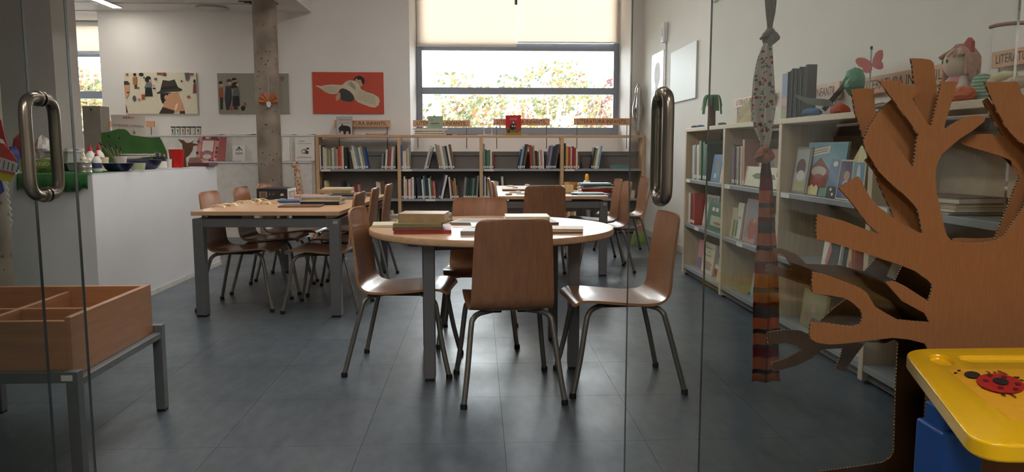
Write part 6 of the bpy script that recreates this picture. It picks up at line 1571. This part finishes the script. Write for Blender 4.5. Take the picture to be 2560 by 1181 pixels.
rear_mid = (z1([(690, 960), (1100, 1000)]) + z2([(1100, 300), (1128, 470), (1140, 690), (1020, 640), (870, 545), (830, 440), (790, 360), (740, 250), (690, 110), (600, 5)]))
rear_right = (z1([(1690, 488), (1735, 462), (1800, 560), (1900, 740), (2067, 900)]) + [(2620, 380), (2690, 430), (2690, 700), (2440, 640)] + z2([(1500, 770), (1400, 748), (1430, 725), (1500, 722), (1640, 728), (1800, 722), (1860, 580), (1900, 480), (1985, 260), (2030, 160), (1995, 30)]) + z1([(2000, 1075), (1870, 1005), (1700, 952), (1530, 902), (1485, 872), (1560, 822), (1650, 792), (1760, 795), (1880, 812), (1780, 655)]))
rear_low = (z3([(240, 72), (310, 72), (430, 118), (480, 165), (510, 198), (780, 208), (985, 262), (1030, 215), (1085, 145), (1215, 190), (1170, 300), (1240, 330), (1300, 215), (1400, 245), (1490, 300), (1560, 380), (1560, 700), (1600, 760), (1580, 900), (1240, 815), (1160, 850), (1000, 840), (900, 970), (820, 1085), (752, 1055), (790, 960), (812, 890), (640, 900), (560, 970), (440, 1030), (240, 1085), (228, 1010), (350, 975), (468, 905), (440, 870), (340, 845), (200, 862), (190, 760), (330, 740), (460, 745), (530, 775), (620, 800), (620, 670), (740, 562), (840, 488), (930, 470), (800, 420), (565, 382), (430, 345), (300, 300), (185, 265), (190, 200), (250, 205), (330, 240), (395, 246), (385, 205), (345, 145), (300, 110), (262, 112)]))
trunk_rear = [(2232, 846), (2246, 857), (2243, 900), (2240, 970), (2237, 1060), (2235, 1130), (2226, 1146), (2205, 1158), (2140, 1168), (2050, 1180), (2030, 1380), (2690, 1380), (2690, 780), (2330, 760), (2310, 830)]
YT, YR = 1.855, 1.90
t = thing('cardboard_tree', 'cut cardboard tree with forked branches standing against the glass panel', 'decoration', (on_y(2450, 1200, YT).x, YT, 0))
def card(name, pts, Y, th=.0065, low=False):
    P_ = []
    for x, y in pts:
        v = on_y(x, y, Y); v.z = max(v.z, .002); P_.append(v)
    ob = build(MB().prism(P_, (0, th, 0), 0, 1), name, CARD, t)
    return ob
card('front_sheet', front, YT)
card('rear_branch_sheet', rear_top, YR)
card('rear_branch_sheet', rear_mid, YR + .004)
card('rear_branch_sheet', rear_right, YR)
card('rear_branch_sheet', rear_low, 2.03)
card('rear_trunk_sheet', trunk_rear, 2.04)

# ================================================================ FABRIC GARLAND
YGL = 2.11
t = thing('fabric_garland', 'hanging garland of knotted cloth strips: grey, cherry print and orange plaid', 'garland', tuple(on_y(1915, 955, YGL)))
def cloth(name, rows, m, folds=3, amp=.012, parent=t, ragged=False):
    """rows: (y_px, x_left, x_right)"""
    n = 24; mb = MB(); R_ = []
    for i in range(len(rows) - 1):
        k = max(2, int((rows[i + 1][0] - rows[i][0]) / 14))
        for j in range(k):
            q = j / k; R_.append(tuple(rows[i][c] + (rows[i + 1][c] - rows[i][c]) * q for c in range(3)))
    R_.append(rows[-1])
    for i, (y, a, b) in enumerate(R_):
        for j in range(n + 1):
            u = j / n; wv = amp * math.sin(u * PI * folds + .35 * math.sin(i * .35)) * min(1, (b - a) / 40)
            ed = (math.sin(i * 1.9) * .6 if ragged else 0) * (1 if j in (0, n) else 0)
            v = on_y(a + (b - a) * u + ed, y, YGL); mb.v.append((v.x, YGL + wv, v.z))
    for i in range(len(R_) - 1):
        for j in range(n): o_ = i * (n + 1) + j; mb.f.append((o_, o_ + 1, o_ + n + 2, o_ + n + 1)); mb.m.append(0)
    o = build(mb, name, m, parent, smooth=80); s = o.modifiers.new('s', 'SOLIDIFY'); s.thickness = .002; s.offset = 0
    return o
def cherry_mat():
    m, nt, b = _new('cherry_print'); N, L = nt.nodes, nt.links
    g = N.new('ShaderNodeNewGeometry'); mp = N.new('ShaderNodeMapping'); mp.inputs['Scale'].default_value = (1, .3, 1); L.new(g.outputs['Position'], mp.inputs[0])
    def dots(scale, thr, off):
        m2 = N.new('ShaderNodeMapping'); m2.inputs['Location'].default_value = off; L.new(mp.outputs[0], m2.inputs[0])
        v = N.new('ShaderNodeTexVoronoi'); v.inputs['Scale'].default_value = scale; L.new(m2.outputs[0], v.inputs['Vector'])
        c = N.new('ShaderNodeMath'); c.operation = 'LESS_THAN'; c.inputs[1].default_value = thr; L.new(v.outputs['Distance'], c.inputs[0]); return c.outputs[0]
    a = dots(62, .27, (0, 0, 0)); d = dots(84, .31, (.31, .2, .17))
    m1 = N.new('ShaderNodeMix'); m1.data_type = 'RGBA'; m1.inputs['A'].default_value = lin((228, 218, 210)); m1.inputs['B'].default_value = lin((108, 122, 120)); L.new(d, m1.inputs['Factor'])
    m3 = N.new('ShaderNodeMix'); m3.data_type = 'RGBA'; m3.inputs['B'].default_value = lin((178, 44, 44)); L.new(m1.outputs['Result'], m3.inputs['A']); L.new(a, m3.inputs['Factor'])
    L.new(m3.outputs['Result'], b.inputs['Base Color']); b.inputs['Roughness'].default_value = .85
    tl = N.new('ShaderNodeBsdfTranslucent'); L.new(m3.outputs['Result'], tl.inputs['Color']); mx = N.new('ShaderNodeMixShader'); mx.inputs[0].default_value = .5
    L.new(b.outputs[0], mx.inputs[1]); L.new(tl.outputs[0], mx.inputs[2]); L.new(mx.outputs[0], N['Material Output'].inputs['Surface'])
    return m
def plaid_mat():
    m, nt, b = _new('orange_plaid'); N, L = nt.nodes, nt.links
    g = N.new('ShaderNodeNewGeometry'); sx = N.new('ShaderNodeSeparateXYZ'); L.new(g.outputs['Position'], sx.inputs[0])
    zA, zB = on_y(1915, 400, YGL).z, on_y(1915, 960, YGL).z
    mr = N.new('ShaderNodeMapRange'); mr.inputs['From Min'].default_value = zA; mr.inputs['From Max'].default_value = zB; L.new(sx.outputs['Z'], mr.inputs['Value'])
    rp = N.new('ShaderNodeValToRGB'); cr = rp.color_ramp; cr.interpolation = 'CONSTANT'
    tan, org, gry, drk, red, brn = (206, 138, 92), (216, 128, 66), (112, 92, 84), (66, 58, 62), (158, 40, 30), (116, 50, 38)
    bands = [(400, brn), (440, red), (473, org), (505, gry), (515, tan), (540, red), (550, gry), (578, org), (610, drk), (620, tan), (648, gry), (655, red), (680, tan), (715, drk), (726, tan), (752, red), (760, gry), (790, org), (820, drk), (830, tan), (858, gry), (866, red), (892, tan), (922, drk), (932, tan)]
    for k, (y, c) in enumerate(bands):
        e = cr.elements[k] if k < 2 else cr.elements.new((y - 400) / 560)
        e.position = (y - 400) / 560; e.color = lin(c)
    L.new(mr.outputs[0], rp.inputs['Fac'])
    xc = on_y(1922, 700, YGL).x
    st = N.new('ShaderNodeMath'); st.operation = 'SUBTRACT'; st.inputs[1].default_value = xc; L.new(sx.outputs['X'], st.inputs[0])
    ab = N.new('ShaderNodeMath'); ab.operation = 'ABSOLUTE'; L.new(st.outputs[0], ab.inputs[0])
    lt_ = N.new('ShaderNodeMath'); lt_.operation = 'LESS_THAN'; lt_.inputs[1].default_value = .0035; L.new(ab.outputs[0], lt_.inputs[0])
    sc = N.new('ShaderNodeMath'); sc.operation = 'MULTIPLY'; sc.inputs[1].default_value = .45; L.new(lt_.outputs[0], sc.inputs[0])
    mx0 = N.new('ShaderNodeMix'); mx0.data_type = 'RGBA'; mx0.inputs['B'].default_value = lin((70, 56, 50)); L.new(rp.outputs[0], mx0.inputs['A']); L.new(sc.outputs[0], mx0.inputs['Factor'])
    L.new(mx0.outputs['Result'], b.inputs['Base Color']); b.inputs['Roughness'].default_value = .9
    tl = N.new('ShaderNodeBsdfTranslucent'); L.new(mx0.outputs['Result'], tl.inputs['Color']); mx = N.new('ShaderNodeMixShader'); mx.inputs[0].default_value = .55
    L.new(b.outputs[0], mx.inputs[1]); L.new(tl.outputs[0], mx.inputs[2]); L.new(mx.outputs[0], N['Material Output'].inputs['Surface'])
    return m
M_RIB = mat('grey_satin', (104, 94, 90), .45, var=.2, scale=20)
ztop_px = -330
cloth('grey_strip', [(ztop_px, 1908, 1948), (0, 1913, 1941), (30, 1915, 1938), (60, 1918, 1932), (80, 1919, 1930)], M_RIB, 3, .006)
M_PL = plaid_mat()
fo = cloth('cherry_strip', [(98, 1916, 1928), (120, 1905, 1931), (150, 1894, 1933), (200, 1884, 1936), (270, 1877, 1937), (320, 1884, 1930), (350, 1898, 1926), (378, 1905, 1920)], cherry_mat(), 4, .010)
cloth('plaid_strip', [(396, 1906, 1922), (440, 1902, 1929), (500, 1898, 1933), (600, 1893, 1941), (650, 1888, 1944), (750, 1884, 1947), (850, 1882, 1948), (920, 1882, 1947), (955, 1880, 1950)], M_PL, 3, .008, ragged=True)
def knot(name, x, y, w, h, m, seed):
    rn = random.Random(seed); p = on_y(x, y, YGL)
    mb = MB()
    mb.tube([p + Vector((w * .5 * math.cos(a), .012 * math.sin(2 * a), h * .45 * math.sin(a))) for a in [2 * PI * i / 14 for i in range(14)]], [h * .34 * (1 + .15 * math.sin(3 * i)) for i in range(14)], 8, closed=True)
    mb.ball(p, w * .5, .016, h * .5)
    o = build(mb, name, m, t, smooth=70)
    build(MB().tube([p + Vector((-w * .3, -.01, 0)), p + Vector((-w * 1.0, -.014, -h * .15)), p + Vector((-w * 1.25, -.01, -h * .35))], [h * .2, h * .3, h * .22], 8, sq=.5), 'knot_tail', m, o, smooth=70)
knot('grey_knot', 1926, 90, .026, .03, M_RIB, 1)
knot('plaid_knot', 1912, 386, .026, .034, mat('plaid_knot_cloth', (176, 104, 72), .9, var=.4, scale=50), 2)

# ================================================================ YELLOW PLAY DESK
HD = .56
def dz(x, y): return on_z(x, y, HD)
b0, b1 = dz(2272, 878), dz(2470, 1092)
back_y = dz(2350, 871).y
p1, p2 = Vector((dz(2262, 876).x, back_y)), Vector((dz(2440, 1100).x - .015, dz(2560, 1113).y))
poly = [Vector((p1.x, p1.y)), Vector((p2.x, p2.y)), Vector((p2.x + .62, p2.y - .0)), Vector((p1.x + .6, p1.y))]
t = thing('play_desk', 'yellow plastic play desk with a ladybird print and blue legs', 'desk', ((p1.x + p2.x) / 2 + .3, (p1.y + p2.y) / 2, 0))
rp2 = round_poly([(v.x, v.y) for v in poly], .075, 7)
M_YEL = mat('yellow_plastic', (250, 194, 10), .22, var=.03, scale=8, coat=.2)
mb = MB().prism([(v[0], v[1], HD - .032) for v in rp2], (0, 0, .032))
cut = MB()
def zp4(x, y): return (2200 + x / 3.464, 840 + y / 3.464)
cup = [dz(*zp4(x, y)) for x, y in E(533, 207, 108, 40, .25, 24)]
cut.prism([(v.x, v.y, HD - .012) for v in cup], (0, 0, .03))
sl = [dz(*zp4(x, y)) for x, y in ((690, 178), (720, 172), (1400, 170), (1400, 226), (790, 226), (700, 205))]
cut.prism([(v.x, v.y, HD - .010) for v in sl], (0, 0, .03))
me = bool_cut(mb, cut, 'desk_top', [M_YEL], 35)
o = link('desk_top', me, t, bevel=.011, seg=4)
art('tray_lining', t, (0, 0, 0), (1, 0, 0), (0, 1, 0), (0, 0, 1), [((150, 30, 20), [(dz(*zp4(x, y)).x, dz(*zp4(x, y)).y) for x, y in ((705, 206), (1390, 204), (1390, 226), (780, 226), (775, 214))])], step=HD - .0095)
inn = [dz(*zp4(x, y)) for x, y in ((590, 293), (1700, 285), (1900, 800), (1150, 745), (900, 560))]
lb = []
R4 = (186, 30, 26); K4 = (30, 26, 26)
def L4(pts): return [(dz(*zp4(x, y)).x, dz(*zp4(x, y)).y) for x, y in pts]
lb.append(((240, 172, 34), L4([(592, 292), (1700, 286), (2100, 900), (1320, 745), (1150, 735), (880, 545), (600, 310)])))
for a_, b_ in (((690, 308), (765, 335)), ((660, 330), (740, 348))):
    lb.append(((226, 150, 60), L4([(a_[0], a_[1] - 2), (b_[0], b_[1] - 2), (b_[0], b_[1] + 2), (a_[0], a_[1] + 2)])))
lb += [(K4, L4(E(684, 306, 17, 7))), (K4, L4(E(654, 328, 17, 7)))]
for leg in ([(905, 310), (950, 322), (960, 345), (945, 342), (935, 325)], [(972, 315), (1000, 322), (1012, 345), (996, 342), (988, 324)], [(1130, 380), (1150, 368), (1200, 378), (1212, 370), (1205, 364), (1160, 362)], [(1185, 402), (1215, 396), (1250, 402), (1250, 396), (1215, 388)], [(868, 460), (900, 468), (940, 462), (936, 456), (905, 460)], [(1055, 500), (1050, 520), (1095, 545), (1080, 522), (1085, 505)], [(1120, 512), (1140, 532), (1180, 555), (1180, 545), (1150, 525), (1145, 514)]):
    lb.append((K4, L4(leg)))
lb += [(K4, L4(E(800, 352, 70, 28, .12))), (R4, L4(E(1045, 430, 212, 80, .16, 24))), ((150, 40, 30), L4([(1010, 320), (1030, 318), (1110, 352), (1085, 362)]))]
for x, y in ((950, 362), (916, 408), (1075, 380), (1195, 440), (1178, 485), (1045, 472)): lb.append(((96, 20, 20), L4(E(x, y, 28, 12, .2))))
lb.append((K4, L4(E(1045, 420, 72, 27, .2))))
art('ladybird_print', t, (0, 0, HD), (1, 0, 0), (0, 1, 0), (0, 0, 1), lb, step=.0003)
M_BLU = mat('blue_plastic', (34, 84, 158), .3, var=.06)
Ylg = 1.36
a, b = on_y(2355, 1110, Ylg), on_y(2462, 1110, Ylg)
build(MB().box(a.x, b.x, Ylg, Ylg + .09, 0, on_y(2400, 1084, Ylg).z), 'leg_sleeve', M_BLU, t, bevel=.006, seg=3)
build(MB().box(a.x + .01, b.x - .012, Ylg + .012, Ylg + .078, on_y(2400, 1090, Ylg).z - .02, HD - .03), 'leg_post', M_BLU, t, bevel=.004)
build(MB().box(a.x + .5, b.x + .5, Ylg, Ylg + .09, 0, HD - .03), 'leg_sleeve', M_BLU, t, bevel=.006, seg=3)
brk = [on_y(x, y, Ylg - .012) for x, y in ((2386, 1010), (2381, 1050), (2388, 1072), (2424, 1103), (2438, 1103), (2446, 1060), (2446, 1010))]
q = on_y(2408, 1046, Ylg - .012)
link('bracket', bool_cut(MB().prism(brk, (0, .022, 0)), MB().lathe([(.006, -.05), (.006, .05)], 16, T=Matrix.Translation(q) @ Matrix.Rotation(PI / 2, 4, 'X')), 'bracket', [M_YEL], None), t)
